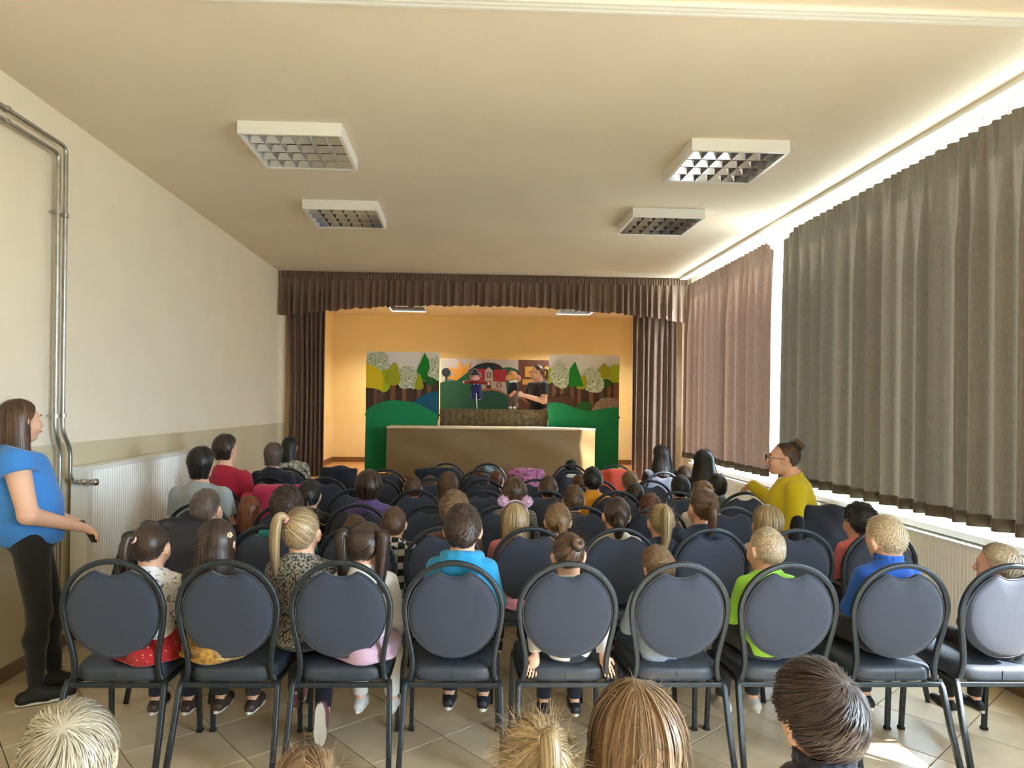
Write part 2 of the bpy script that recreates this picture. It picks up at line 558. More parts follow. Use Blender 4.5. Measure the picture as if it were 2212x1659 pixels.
def radiator(name, label, face_x, sgn, y0, y1, z0, z1, depth=0.1):
    """Panel radiator; its ridged face looks towards sgn*x."""
    root = empty(name, (face_x, y0, z0))
    tag(root, label, 'radiator')
    L, hh = y1 - y0, z1 - z0
    s = -sgn
    prof = [(0, 0.03)]
    n = int(L / 0.034)
    st = (L - 0.12) / n
    y = 0.06
    prof += [(0, 0.05)]
    for i in range(n):
        prof += [(0.0, y + st * 0.08), (0.007, y + st * 0.25), (0.007, y + st * 0.62), (0.0, y + st * 0.8)]
        y += st
    prof += [(0, L - 0.03)]
    v, f = [], []
    for a, b in prof:
        v += [(s * a, b, 0.03), (s * a, b, hh - 0.03)]
    for i in range(len(prof) - 1):
        f.append((2 * i, 2 * i + 2, 2 * i + 3, 2 * i + 1))
    MB().add(v, f).obj('front_panel', M_WHITE, root)
    MB().box((s * 0.0, 0.03, 0), (s * 0.01, L - 0.03, 0.03)).box((0, 0.03, hh - 0.03), (s * 0.01, L - 0.03, hh)).obj('edge_rail', M_WHITE, root)
    MB().box((s * (depth - 0.02), 0.0, 0), (s * depth, L, hh)).obj('rear_panel', M_WHITE, root)
    for yy in (0.0, L - 0.03):
        MB().box((0, yy, 0), (s * (depth - 0.02), yy + 0.03, hh)).obj('side_panel', M_WHITE, root)
    g = MB()
    for i in range(int(L / 0.05) - 1):
        g.box((s * 0.012, 0.03 + i * 0.05, hh - 0.008), (s * (depth - 0.022), 0.055 + i * 0.05, hh))
    g.obj('top_grille', M_WHITE, root)['kind'] = 'stuff'
    for yy in (0.25, L - 0.25):
        MB().box((s * 0.03, yy - 0.02, -z0), (s * 0.06, yy + 0.02, 0)).obj('foot', M_WHITE, root)
    return root
radiator('radiator', 'tall white ribbed radiator on the cream wall with the pipes', XL + 0.15, 1, 4.66, 6.9, 0.16, 1.18, 0.11)
radiator('radiator', 'low white ribbed radiator under the near window curtain', XR - 0.10, -1, 2.9, 5.7, 0.14, 0.80, 0.09)
radiator('radiator', 'low white ribbed radiator under the far window curtain', XR - 0.10, -1, 6.0, 9.2, 0.14, 0.80, 0.09)

# ------------------------------------------------------------------ ceiling lights
M_MIRROR = mat('louvre_aluminium', (158, 160, 166), 0.12, 1.0)
M_TUBE = mat('tube_glass', (150, 150, 148), 0.3)
def ceiling_light(x, y, z, label, lit=False, w=0.68, hgt=0.085):
    root = empty('ceiling_light', (x, y, z))
    tag(root, label, 'ceiling light', 'louvred ceiling lights')
    h2 = w / 2
    t = 0.022
    fr = MB()
    for a, b in (((-h2, -h2), (h2, -h2 + t)), ((-h2, h2 - t), (h2, h2)), ((-h2, -h2 + t), (-h2 + t, h2 - t)), ((h2 - t, -h2 + t), (h2, h2 - t))):
        fr.box((a[0], a[1], -hgt), (b[0], b[1], 0))
    fr.obj('housing', M_WHITE, root)
    MB().box((-h2 + t, -h2 + t, -0.012), (h2 - t, h2 - t, 0)).obj('reflector_plate', mat('dull_aluminium', (96, 97, 102), 0.35, 0.9), root)
    iw = w - 2 * t
    zt, zb = -0.035, -hgt + 0.006
    n_long, n_cross = 4, 6
    m_ref = M_MIRROR
    # curved reflector vanes running across the view
    for i in range(n_long + 1):
        yy = -iw / 2 + iw * i / n_long
        prof = [(-0.022, zt), (-0.012, (zt + zb) / 2), (-0.002, zb), (0.002, zb), (0.012, (zt + zb) / 2), (0.022, zt)]
        if i == 0: prof = [(0, zt), (0, zb), (0.002, zb), (0.012, (zt + zb) / 2), (0.022, zt)]
        if i == n_long: prof = [(-0.022, zt), (-0.012, (zt + zb) / 2), (-0.002, zb), (0, zb), (0, zt)]
        v = [(-iw / 2, yy + a, b) for a, b in prof] + [(iw / 2, yy + a, b) for a, b in prof]
        k = len(prof)
        MB().add(v, [(q, (q + 1) % k, k + (q + 1) % k, k + q) for q in range(k)]).obj('reflector_vane', m_ref, root, smooth=False)
    for i in range(1, n_cross):
        xx = -iw / 2 + iw * i / n_cross
        MB().add([(xx - 0.010, -iw / 2, zt), (xx + 0.010, -iw / 2, zt), (xx + 0.0015, -iw / 2, zb), (xx - 0.0015, -iw / 2, zb),
                  (xx - 0.010, iw / 2, zt), (xx + 0.010, iw / 2, zt), (xx + 0.0015, iw / 2, zb), (xx - 0.0015, iw / 2, zb)],
                 [(0, 1, 5, 4), (1, 2, 6, 5), (2, 3, 7, 6), (3, 0, 4, 7)]).obj('cross_blade', m_ref, root)
    for i in range(n_long):
        yy = -iw / 2 + iw * (i + 0.5) / n_long
        m = M_TUBE
        if lit:
            if 'lit_tube' not in MATS:
                q = bpy.data.materials.new('lit_tube'); q.use_nodes = True
                q.node_tree.nodes['Principled BSDF'].inputs['Emission Color'].default_value = (1, 0.97, 0.92, 1)
                q.node_tree.nodes['Principled BSDF'].inputs['Emission Strength'].default_value = STAGE_TUBE
                MATS['lit_tube'] = q
            m = MATS['lit_tube']
        MB().tube([(-iw / 2 + 0.01, yy, -0.03), (iw / 2 - 0.01, yy, -0.03)], 0.012, 10).obj('tube', m, root, smooth=True)
    return root
STAGE_TUBE = 210.0
ceiling_light(-1.17, 4.94, ZC, 'white louvred ceiling light nearer the camera on the radiator side')
ceiling_light(-1.15, 6.68, ZC, 'white louvred ceiling light farther from the camera on the radiator side')
ceiling_light(1.87, 5.03, ZC, 'bright-faced louvred ceiling light nearer the camera on the window side')
ceiling_light(1.87, 6.70, ZC, 'white louvred ceiling light farther from the camera on the window side')
ceiling_light(-0.97, 11.7, ZC2, 'glowing louvred light over the stage above the forest panel with the yellow patch', True, 0.62)
ceiling_light(1.86, 11.7, ZC2, 'glowing louvred light over the stage near the window side', True, 0.62)
# ------------------------------------------------------------------ curtains
def cloth_mat(name, rgb, trans=0.25, rough=0.9, second=None, weave=900):
    m = bpy.data.materials.new(name)
    m.use_nodes = True
    nt = m.node_tree
    nt.nodes.clear()
    out = nt.nodes.new('ShaderNodeOutputMaterial')
    b = nt.nodes.new('ShaderNodeBsdfPrincipled')
    b.inputs['Roughness'].default_value = rough
    b.inputs['Sheen Weight'].default_value = 0.25
    b.inputs['Specular IOR Level'].default_value = 0.25
    t = nt.nodes.new('ShaderNodeBsdfTranslucent')
    mx = nt.nodes.new('ShaderNodeMixShader')
    mx.inputs[0].default_value = trans
    g = nt.nodes.new('ShaderNodeTexCoord')
    n = nt.nodes.new('ShaderNodeTexNoise'); n.inputs['Scale'].default_value = 90; n.inputs['Detail'].default_value = 6
    mp = nt.nodes.new('ShaderNodeMapping'); mp.inputs['Scale'].default_value = (1, 1, 0.35)
    nt.links.new(g.outputs['Object'], mp.inputs[0]); nt.links.new(mp.outputs[0], n.inputs['Vector'])
    r = nt.nodes.new('ShaderNodeValToRGB')
    c = _lin(rgb)
    c2 = _lin(second) if second else tuple(x * 1.12 for x in c)
    r.color_ramp.elements[0].position = 0.35; r.color_ramp.elements[1].position = 0.65
    r.color_ramp.elements[0].color = (*[x * 0.9 for x in c], 1); r.color_ramp.elements[1].color = (*c2, 1)
    nt.links.new(n.outputs['Fac'], r.inputs[0])
    nt.links.new(r.outputs[0], b.inputs['Base Color'])
    nt.links.new(r.outputs[0], t.inputs['Color'])
    nt.links.new(b.outputs[0], mx.inputs[1]); nt.links.new(t.outputs[0], mx.inputs[2]); nt.links.new(mx.outputs[0], out.inputs[0])
    MATS[name] = m
    return m
M_CURT_NEAR = cloth_mat('olive_brown_curtain', (99, 88, 73), 0.07)
M_CURT_FAR = cloth_mat('russet_brown_curtain', (122, 97, 82), 0.09)
M_VAL = cloth_mat('stage_velvet', (122, 98, 82), 0.05, 0.7)
M_HEM = cloth_mat('curtain_hem', (96, 86, 70), 0.03)

def fold_profile(L, n, amp, seed, sharp=0.6, npf=14):
    """Irregular fold line: returns arrays (along, out) describing the hanging edge of gathered cloth."""
    r = np.random.default_rng(seed)
    wd = r.uniform(0.6, 1.4, n); wd *= L / wd.sum()
    s = np.concatenate([[0], np.cumsum(wd)])
    a, o = [], []
    for i in range(n):
        am = amp * r.uniform(0.55, 1.25)
        for k in range(npf):
            t = k / npf
            # rounded pleat with an undercut return
            ph = 2 * PI * t
            a.append(s[i] + wd[i] * (t + 0.10 * sharp * math.sin(2 * ph)))
            o.append(am * (math.cos(ph) + 0.25 * math.cos(2 * ph + 0.6)))
    a.append(L); o.append(o[0])
    return np.array(a), np.array(o)

def hanging(name, label, origin, axis, L, z0, z1, n, amp, seed, m, hem_m=None, normal=(1, 0), rows=26, group=None, bottom=None, top_gather=0.5, taper=None, hooks=None, droop=0.0):
    """Gathered curtain hung from z1 to z0. axis = unit vector along the rail (x,y), normal = out of the cloth."""
    root = empty(name, (origin[0], origin[1], 0))
    tag(root, label, 'curtain', group)
    a, o = fold_profile(L, n, amp, seed)
    at_, ot = fold_profile(L, n * 2, amp * 0.35, seed + 50, npf=7)
    ot = np.interp(a, np.sort(at_), ot)
    r = np.random.default_rng(seed + 9)
    lean = np.interp(a, np.linspace(0, L, 9), r.uniform(-0.03, 0.03, 9))
    V, Q = [], []
    nn = len(a)
    for j in range(rows + 1):
        t = j / rows                      # 0 top, 1 bottom
        w = min(1.0, t / 0.30) ** 0.8
        w = top_gather * 0 + w
        out = ot * (1 - w) + o * w
        al = a + lean * t
        if taper is not None:
            al = taper(al / L, t) * L
        zb = z0 if bottom is None else z0 + bottom(a / L)
        zt_ = z1 - (droop * np.clip(1 - (a / L) / 0.07, 0, 1) if droop >= 0 else -droop * np.clip(1 - (1 - a / L) / 0.05, 0, 1))
        z = zt_ + (zb - zt_) * t
        z = z * np.ones(nn) if np.ndim(z) == 0 else z
        V.append(np.stack([axis[0] * al + normal[0] * out, axis[1] * al + normal[1] * out, z], 1))
    V = np.concatenate(V)
    idx = np.arange((rows + 1) * nn).reshape(rows + 1, nn)
    Q = np.stack([idx[:-1, :-1], idx[:-1, 1:], idx[1:, 1:], idx[1:, :-1]], -1).reshape(-1, 4)
    link('cloth', np_mesh('curtain_cloth', V, Q, m), root)
    if hem_m is not None:
        v0 = V[idx[rows - 1]].copy(); v1 = V[idx[rows]].copy()
        hh = 0.075
        k = hh / np.maximum(v0[:, 2] - v1[:, 2], 1e-3)
        v0 = v1 + (v0 - v1) * k[:, None]
        off = np.array([normal[0], normal[1], 0]) * 0.006
        VV = np.concatenate([v0 + off, v1 + off]); i2 = np.arange(2 * nn).reshape(2, nn)
        link('hem', np_mesh('curtain_hem', VV, np.stack([i2[0, :-1], i2[0, 1:], i2[1, 1:], i2[1, :-1]], -1), hem_m), root)
    # header tape with gathers
    tape = MB()
    pv, pf = [], []
    hz = 0.07
    topv = V[idx[0]]
    TV = np.concatenate([topv + np.array([normal[0], normal[1], 0]) * 0.004, topv + np.array([normal[0], normal[1], 0]) * 0.004 - np.array([0, 0, hz])])
    i2 = np.arange(2 * nn).reshape(2, nn)
    if hooks:
        for h in np.arange(0.05, L, hooks):
            MB().box((-0.004, -0.004, z1 - 0.01), (0.004, 0.004, ZC - 0.03)).obj('hook', M_PVC, root, loc=(axis[0] * h, axis[1] * h, 0))
    return root

XC = XR - 0.13
hanging('window_curtain', 'wide olive brown curtain hanging over the near window', (XC, 2.84), (0, 1), 3.74, 0.94, 3.32, 20, 0.045, 3, M_CURT_NEAR, M_HEM, (-1, 0), hooks=0.19, droop=-0.07)
def far_taper(s, t):
    return s * (1 - 0.0 * t)
hanging('window_curtain', 'reddish brown curtain hanging over the far window by the stage', (XC, 6.81), (0, 1), 2.69, 0.94, 3.32, 14, 0.042, 11, M_CURT_FAR, M_HEM, (-1, 0), hooks=0.19, droop=0.14)

# stage curtains
def tie_left(s, t):
    return s * (1 - 0.10 * np.sin(PI * min(t, 1.0) * 0.9)) + 0.10 * math.sin(PI * min(t, 1) * 0.9)
hanging('stage_curtain', 'dark brown stage curtain gathered on the radiator side of the stage', (-2.585, YS + 0.24), (1, 0), 0.57, ZS + 0.02, ZC2 - 0.02, 7, 0.055, 5, M_VAL, None, (0, -1), group='side curtains of the stage', taper=tie_left)
hanging('stage_curtain', 'dark brown stage curtain gathered on the window side of the stage', (2.44, YS + 0.24), (1, 0), 0.66, ZS + 0.02, ZC2 - 0.02, 8, 0.055, 8, M_VAL, None, (0, -1), group='side curtains of the stage')

# gathered valance with a ruffled header and an arched lower edge
def valance():
    root = empty('stage_valance', (XL + 0.03, YS - 0.07, 0))
    tag(root, 'brown gathered valance with ruffled header across the top of the stage', 'valance')
    L = XR - 0.02 - XL - 0.06
    a, o = fold_profile(L, 58, 0.040, 31, npf=10)
    rows = 10
    V = []
    nn = len(a)
    s = a / L
    zb = 3.02 - 0.19 * np.clip(np.abs(s - 0.5) * 2, 0, 1) ** 2.2
    seg = np.floor(np.interp(a, [0, L], [0, 58]))
    zb = zb + np.random.default_rng(4).uniform(-0.012, 0.012, 60)[seg.astype(int)]
    ztop = ZC - 0.10
    for j in range(rows + 1):
        t = j / rows
        out = o * (0.25 + 0.75 * min(1, t * 1.6)) 
        z = ztop + (zb - ztop) * t
        V.append(np.stack([a, -out, z], 1))
    V = np.concatenate(V)
    idx = np.arange((rows + 1) * nn).reshape(rows + 1, nn)
    link('skirt', np_mesh('valance_skirt', V, np.stack([idx[:-1, :-1], idx[:-1, 1:], idx[1:, 1:], idx[1:, :-1]], -1).reshape(-1, 4), M_VAL), root)
    a, o = fold_profile(L, 170, 0.012, 77, npf=8)
    V = []
    nn = len(a)
    for j, z in enumerate((ZC - 0.006, ZC - 0.03, ZC - 0.055, ZC - 0.075, ZC - 0.105)):
        V.append(np.stack([a, -0.012 - o * (1.0, 1.0, 0.55, 1.0, 0.6)[j] - (0.012 if j in (1, 3) else 0), np.full(nn, z)], 1))
    V = np.concatenate(V)
    idx = np.arange(5 * nn).reshape(5, nn)
    link('header', np_mesh('valance_header', V, np.stack([idx[:-1, :-1], idx[:-1, 1:], idx[1:, 1:], idx[1:, :-1]], -1).reshape(-1, 4), M_VAL), root)
    MB().box((0, 0.0, ZC - 0.05), (L, 0.025, ZC - 0.005)).obj('mount_rail', mat('rail_wood', (120, 90, 60), 0.6), root)
valance()

# ------------------------------------------------------------------ puppet theatre
def fabric(name, rgb, **k):
    return mat(name, rgb, k.pop('rough', 0.85), sheen=0.15, bump=0.12, bscale=220, **k)
M_LEAF = bpy.data.materials.new('leaf_print')
M_LEAF.use_nodes = True
ln = M_LEAF.node_tree
lb = ln.nodes['Principled BSDF']; lb.inputs['Roughness'].default_value = 0.85
lt = ln.nodes.new('ShaderNodeTexCoord')
lw = ln.nodes.new('ShaderNodeTexNoise'); lw.inputs['Scale'].default_value = 4; lw.inputs['Detail'].default_value = 1
lm = ln.nodes.new('ShaderNodeMix'); lm.data_type = 'RGBA'; lm.blend_type = 'ADD'; lm.inputs['Factor'].default_value = 0.55
lv = ln.nodes.new('ShaderNodeTexWave'); lv.wave_type = 'BANDS'; lv.bands_direction = 'DIAGONAL'; lv.inputs['Scale'].default_value = 15; lv.inputs['Distortion'].default_value = 9; lv.inputs['Detail'].default_value = 3; lv.inputs['Detail Scale'].default_value = 1.6
lr = ln.nodes.new('ShaderNodeValToRGB')
lr.color_ramp.elements[0].position = 0.10; lr.color_ramp.elements[0].color = (*_lin((116, 134, 92)), 1)
lr.color_ramp.elements[1].position = 0.50; lr.color_ramp.elements[1].color = (*_lin((226, 230, 206)), 1)
e = lr.color_ramp.elements.new(0.30); e.color = (*_lin((178, 188, 146)), 1)
ln.links.new(lt.outputs['Object'], lw.inputs['Vector'])
ln.links.new(lt.outputs['Object'], lm.inputs['A']); ln.links.new(lw.outputs['Color'], lm.inputs['B'])
ln.links.new(lm.outputs['Result'], lv.inputs['Vector'])
ln.links.new(lv.outputs['Fac'], lr.inputs[0]); ln.links.new(lr.outputs[0], lb.inputs['Base Color'])

def patch(parent, name, pts, cv, y, layer, m, smooth=True, thick=0.003, wob=0.0):
    """A sewn-on cloth piece; pts in crop pixels, cv maps them to photograph pixels."""
    P = catmull(pts, 5, True) if smooth else pts
    poly = []
    for p in P:
        w = at(*cv(p), y)
        poly.append((w.x, w.z))
    ar = sum(poly[k - 1][0] * poly[k][1] - poly[k][0] * poly[k - 1][1] for k in range(len(poly)))
    if ar < 0:
        poly = poly[::-1]
    yy = y - 0.0015 * layer
    cx = sum(p[0] for p in poly) / len(poly); cz = sum(p[1] for p in poly) / len(poly)
    poly = [(a - cx, b - cz) for a, b in poly]
    n = len(poly)
    v = [(a, -thick, b) for a, b in poly] + [(a, 0, b) for a, b in poly]
    f = [tuple(range(n)), tuple(range(2 * n - 1, n - 1, -1))] + [(i, i + n, (i + 1) % n + n, (i + 1) % n) for i in range(n)]
    me = mesh_from(name, v, f, m)
    bm = bmesh.new(); bm.from_mesh(me)
    bmesh.ops.triangulate(bm, faces=[q for q in bm.faces if len(q.verts) > 4])
    bmesh.ops.recalc_face_normals(bm, faces=bm.faces)
    bm.to_mesh(me); bm.free()
    return link(name, me, parent, loc=(cx - parent.location.x, yy - parent.location.y, cz - parent.location.z))

FB = dict(
    white=fabric('screen_white', (236, 230, 222)), dark=fabric('forest_brown', (74, 54, 42)), trunk=fabric('trunk_brown', (128, 86, 62)),
    trunk2=fabric('trunk_grey', (96, 76, 70)), yellow=fabric('patch_yellow', (232, 204, 30)), lime=fabric('patch_lime', (172, 190, 30)),
    olive=fabric('patch_olive', (166, 168, 30)), green=fabric('patch_green', (20, 132, 36)), dkgreen=fabric('patch_dark_green', (40, 96, 36)),
    blue=fabric('patch_blue', (14, 88, 120)), hill=fabric('hill_green', (14, 138, 86), var=0.05, vscale=2), mound=fabric('mound_brown', (84, 52, 40)),
    spot=fabric('spotted_bush', (96, 62, 58), second=(190, 166, 140), vscale=120),
    sky=fabric('backdrop_sky', (176, 164, 152)), brown=fabric('backdrop_brown', (84, 44, 22)), gold=fabric('backdrop_gold', (190, 142, 60)),
    black=fabric('backdrop_black', (20, 24, 20)), bgreen=fabric('backdrop_green', (18, 76, 40)), bgreen2=fabric('backdrop_meadow', (14, 70, 50)),
    red=fabric('backdrop_red', (150, 34, 38)), wall=fabric('backdrop_house', (176, 158, 140)), frame=fabric('backdrop_door', (84, 40, 24)),
    sun=fabric('backdrop_sun', (212, 146, 50)), path=fabric('backdrop_path', (150, 98, 62)), pane=fabric('backdrop_pane', (210, 196, 176)))

M_PVCPIPE = mat('frame_tube', (60, 58, 54), 0.4, 0.3)
def screen(label, x0, x1, y, z1, cv, items, z0=ZS, bg='white'):
    root = empty('puppet_screen', ((x0 + x1) / 2, y, z0))
    tag(root, label, 'screen', 'cloth screens of the puppet theatre')
    hw, hh = (x1 - x0) / 2, z1 - z0
    MB().box((-hw, 0.0, 0.02), (hw, 0.012, hh)).obj('backing_cloth', FB[bg], root)
    MB().tube([(-hw + 0.015, 0.03, 0), (-hw + 0.015, 0.03, hh - 0.02), (hw - 0.015, 0.03, hh - 0.02), (hw - 0.015, 0.03, 0)], 0.014, 8, up=(0, 1, 0)).obj('pole_frame', M_PVCPIPE, root)
    for sx in (-1, 1):
        MB().box((sx * (hw - 0.015) - 0.02, -0.18, 0), (sx * (hw - 0.015) + 0.02, 0.25, 0.02)).obj('foot', M_PVCPIPE, root)
        MB().box((sx * hw - 0.012, -0.006, 0.9), (sx * hw + 0.012, 0.05, 0.93)).obj('clamp', FB['black'], root)
    for i, (nm, pts, mm, sm) in enumerate(items):
        patch(root, nm, pts, cv, y, i * 0.9 + 0.3, M_LEAF if mm == 'leaf' else FB[mm], sm)
    return root

YW = 11.0
Lz = lambda p: (780 + p[0] / 5.72, 740 + p[1] / 5.72)
Rz = lambda p: (1140 + p[0] / 5.72, 740 + p[1] / 5.72)
Cz = lambda p: (940 + p[0] / 8.296, 750 + p[1] / 8.296)
def bar(x0, x1, y0, y1, sk=0):
    return [(x0, y0), (x1, y0), (x1 - sk, y1), (x0 - sk, y1)]
left_items = [('forest_patch', [(58, 545), (500, 500), (962, 470), (960, 960), (58, 960)], 'dark', False)]
left_items += [('trunk_patch', bar(a, b, 490, 860, s), c, False) for a, b, s, c in ((165, 203, 12, 'trunk'), (210, 290, 8, 'trunk2'), (362, 425, 4, 'trunk'), (508, 560, 2, 'trunk'), (690, 742, 0, 'trunk'), (812, 866, 0, 'trunk'))]
left_items += [
    ('tree_patch', [(68, 235), (80, 170), (130, 125), (190, 122), (235, 110), (300, 125), (340, 180), (335, 250), (360, 300), (330, 350), (240, 345), (160, 290), (68, 265)], 'leaf', True),
    ('tree_patch', [(255, 350), (330, 340), (360, 420), (355, 550), (310, 605), (250, 605), (262, 500)], 'lime', True),
    ('tree_patch', [(62, 262), (160, 290), (250, 350), (278, 430), (270, 600), (180, 570), (62, 555)], 'yellow', False),
    ('tree_patch', [(420, 248), (455, 290), (465, 340), (500, 420), (495, 490), (440, 525), (380, 530), (310, 490), (295, 420), (330, 350), (370, 300)], 'olive', True),
    ('tree_patch', [(500, 310), (560, 287), (620, 295), (680, 340), (710, 400), (700, 450), (670, 500), (665, 575), (600, 560), (520, 572), (465, 530), (490, 450), (470, 350)], 'leaf', True),
    ('fir_patch', [(790, 125), (840, 230), (860, 470), (760, 475), (690, 350)], 'green', False),
    ('tree_patch', [(800, 430), (870, 430), (935, 460), (920, 510), (870, 535), (820, 520), (795, 480)], 'dkgreen', True),
    ('tree_patch', [(958, 180), (900, 195), (850, 230), (845, 320), (825, 370), (840, 420), (900, 440), (958, 455)], 'leaf', True),
    ('tree_patch', [(720, 380), (770, 520), (765, 570), (720, 585), (675, 570), (670, 510)], 'olive', True),
    ('hill_patch', [(640, 740), (760, 650), (850, 615), (960, 600), (955, 930), (830, 900)], 'blue', False),
    ('hill_patch', [(60, 840), (120, 795), (200, 755), (300, 722), (370, 714), (440, 713), (600, 730), (720, 762), (780, 795), (840, 830), (945, 888), (948, 1600), (45, 1600)], 'hill', False)]
lx0, lx1 = at(790, 900, YW).x, at(948, 900, YW).x
screen('forest cloth screen with a yellow patch and a blue hill, radiator side of the stage', lx0, lx1, YW, at(870, 760, YW).z, Lz, left_items)
right_items = [('forest_patch', [(253, 480), (1125, 480), (1122, 900), (253, 900)], 'dark', False)]
right_items += [('trunk_patch', bar(a, b, 470, 860), c, False) for a, b, c in ((302, 352, 'trunk'), (398, 442, 'trunk'), (525, 570, 'trunk'), (610, 660, 'trunk'), (755, 810, 'trunk'), (880, 935, 'trunk2'), (980, 1030, 'trunk'), (1055, 1115, 'trunk'))]
right_items += [
    ('tree_patch', [(256, 310), (300, 330), (310, 480), (256, 515)], 'lime', False),
    ('tree_patch', [(345, 260), (400, 237), (460, 270), (490, 330), (535, 380), (540, 430), (510, 480), (480, 550), (430, 570), (370, 550), (320, 510), (275, 430), (290, 330)], 'leaf', True),
    ('tree_patch', [(700, 385), (725, 440), (725, 540), (690, 580), (620, 575), (585, 545), (680, 540), (655, 420)], 'olive', False),
    ('fir_patch', [(585, 235), (640, 390), (685, 540), (500, 543), (515, 330)], 'green', False),
    ('tree_patch', [(925, 460), (995, 455), (1035, 510), (980, 560), (935, 550)], 'dkgreen', True),
    ('tree_patch', [(785, 310), (860, 350), (905, 410), (940, 500), (930, 570), (870, 618), (790, 615), (710, 580), (730, 510), (720, 420), (660, 400), (720, 350)], 'leaf', True),
    ('tree_patch', [(938, 258), (1020, 330), (1025, 410), (980, 455), (925, 455), (890, 380), (860, 345)], 'olive', False),
    ('tree_patch', [(1030, 290), (1085, 275), (1128, 285), (1120, 497), (1050, 500), (1005, 460), (1030, 400), (1010, 330)], 'lime', False),
    ('mound_patch', [(253, 715), (330, 670), (450, 640), (540, 680), (610, 830), (440, 790), (253, 780)], 'mound', False),
    ('bush_patch', [(595, 800), (640, 745), (710, 725), (770, 745), (790, 850), (700, 870)], 'dkgreen', True),
    ('bush_patch', [(785, 840), (830, 750), (900, 690), (1000, 672), (1112, 700), (1112, 830), (900, 850)], 'spot', False),
    ('hill_patch', [(250, 745), (340, 738), (430, 748), (560, 800), (680, 840), (780, 850), (900, 820), (1000, 805), (1122, 800), (1110, 1600), (250, 1600)], 'hill', False)]
rx0, rx1 = at(1185, 900, YW).x, at(1337, 900, YW).x
screen('forest cloth screen with a spotted brown bush, window side of the stage', rx0, rx1, YW, at(1260, 767, YW).z, Rz, right_items)

YBD = 12.1
four = lambda x0, y0, x1, y1: [(x0, y0), (x1, y0), (x1, y1), (x0, y1)]
mid = [('brown_patch', [(1495, 222), (2040, 235), (2040, 1300), (1495, 1300)], 'brown', False),
       ('gold_patch', four(1610, 350, 1760, 530), 'gold', False), ('gold_patch', four(1565, 575, 1790, 670), 'gold', False), ('gold_patch', four(1965, 345, 2030, 520), 'gold', False),
       ('sun_patch', [(425, 230), (500, 370), (630, 265), (590, 440), (560, 600), (385, 600), (215, 550), (340, 490), (230, 350), (400, 400)], 'sun', False),
       ('tree_patch', [(195 + 78 * math.cos(a), 450 + 78 * math.sin(a)) for a in np.linspace(0, 2 * PI, 12, endpoint=False)], 'black', True),
       ('trunk_patch', four(180, 500, 215, 640), 'black', False), ('trunk_patch', four(110, 540, 135, 640), 'pane', False), ('trunk_patch', four(142, 530, 180, 610), 'pane', False),
       ('mountain_patch', [(580, 450), (640, 390), (740, 320), (850, 285), (960, 278), (1060, 285), (1150, 320), (1250, 400), (1100, 640), (600, 640)], 'black', False),
       ('hill_patch', [(1180, 400), (1250, 364), (1330, 358), (1420, 380), (1493, 415), (1493, 1000), (1100, 900)], 'bgreen', False),
       ('hill_patch', [(90, 640), (200, 603), (390, 597), (500, 510), (600, 440), (800, 600), (900, 900), (700, 1100), (90, 1300)], 'bgreen', False),
       ('roof_patch', [(750, 390), (890, 390), (900, 690), (600, 640), (660, 450)], 'red', False),
       ('roof_patch', [(1050, 400), (1290, 405), (1270, 640), (1030, 620)], 'red', False),
       ('house_patch', [(1030, 615), (1265, 628), (1285, 860), (1150, 800), (1005, 780)], 'wall', False),
       ('house_patch', [(960, 358), (1030, 420), (1040, 620), (1005, 790), (830, 780), (830, 660), (890, 650), (895, 410)], 'wall', False),
       ('window_patch', four(922, 455, 1005, 545), 'frame', False), ('window_patch', four(1103, 635, 1190, 720), 'frame', False), ('door_patch', four(915, 612, 1003, 800), 'frame', False)]
for wx, wy in ((938, 470), (1120, 650), (938, 625)):
    for dx in (0, 30):
        for dy in (0, 34):
            mid.append(('pane_patch', four(wx + dx, wy + dy, wx + dx + 20, wy + dy + 24), 'pane', False))
mid += [('path_patch', [(830, 745), (1010, 742), (1150, 765), (1300, 850), (1300, 900), (830, 790)], 'path', False),
        ('meadow_patch', [(300, 1100), (500, 985), (680, 860), (830, 790), (1000, 772), (1150, 800), (1300, 880), (1440, 1000), (1493, 1100), (1493, 1300), (300, 1300)], 'bgreen2', False)]
bx0, bx1 = at(951, 900, YBD).x, at(1186, 900, YBD).x
screen('painted cloth backdrop with a red-roofed house, hills and an orange sun', bx0, bx1, YBD, at(1060, 776, YBD).z, Cz, mid, bg='sky')
# low play board between the wings
pb = empty('puppet_playboard', ((lx1 + rx0) / 2, YW + 0.06, ZS))
tag(pb, 'mottled brown cloth playboard between the two forest screens', 'playboard')
M_CAMO = fabric('mottled_brown', (70, 56, 34), second=(112, 96, 62), vscale=22)
phw = (rx0 - lx1) / 2 - 0.012
pz = at(1060, 884, YW + 0.06).z - ZS
V = []
nx = 60
for t in range(nx + 1):
    for z in (0.02, pz * 0.5, pz):
        V.append((-phw + 2 * phw * t / nx, 0.008 * math.sin(t * 1.7) * (1 if z < pz else 0.3) - 0.012, z))
Q = [(3 * i + k, 3 * i + 3 + k, 3 * i + 4 + k, 3 * i + 1 + k) for i in range(nx) for k in (0, 1)]
MB().add(V, Q).obj('front_cloth', M_CAMO, pb, smooth=True)
MB().box((-phw, -0.01, pz - 0.02), (phw, 0.16, pz)).obj('top_board', M_CAMO, pb)
for sx in (-1, 1):
    MB().box((sx * (phw - 0.02) - 0.015, 0.05, 0), (sx * (phw - 0.02) + 0.015, 0.08, pz - 0.02)).obj('post', M_PVCPIPE, pb)

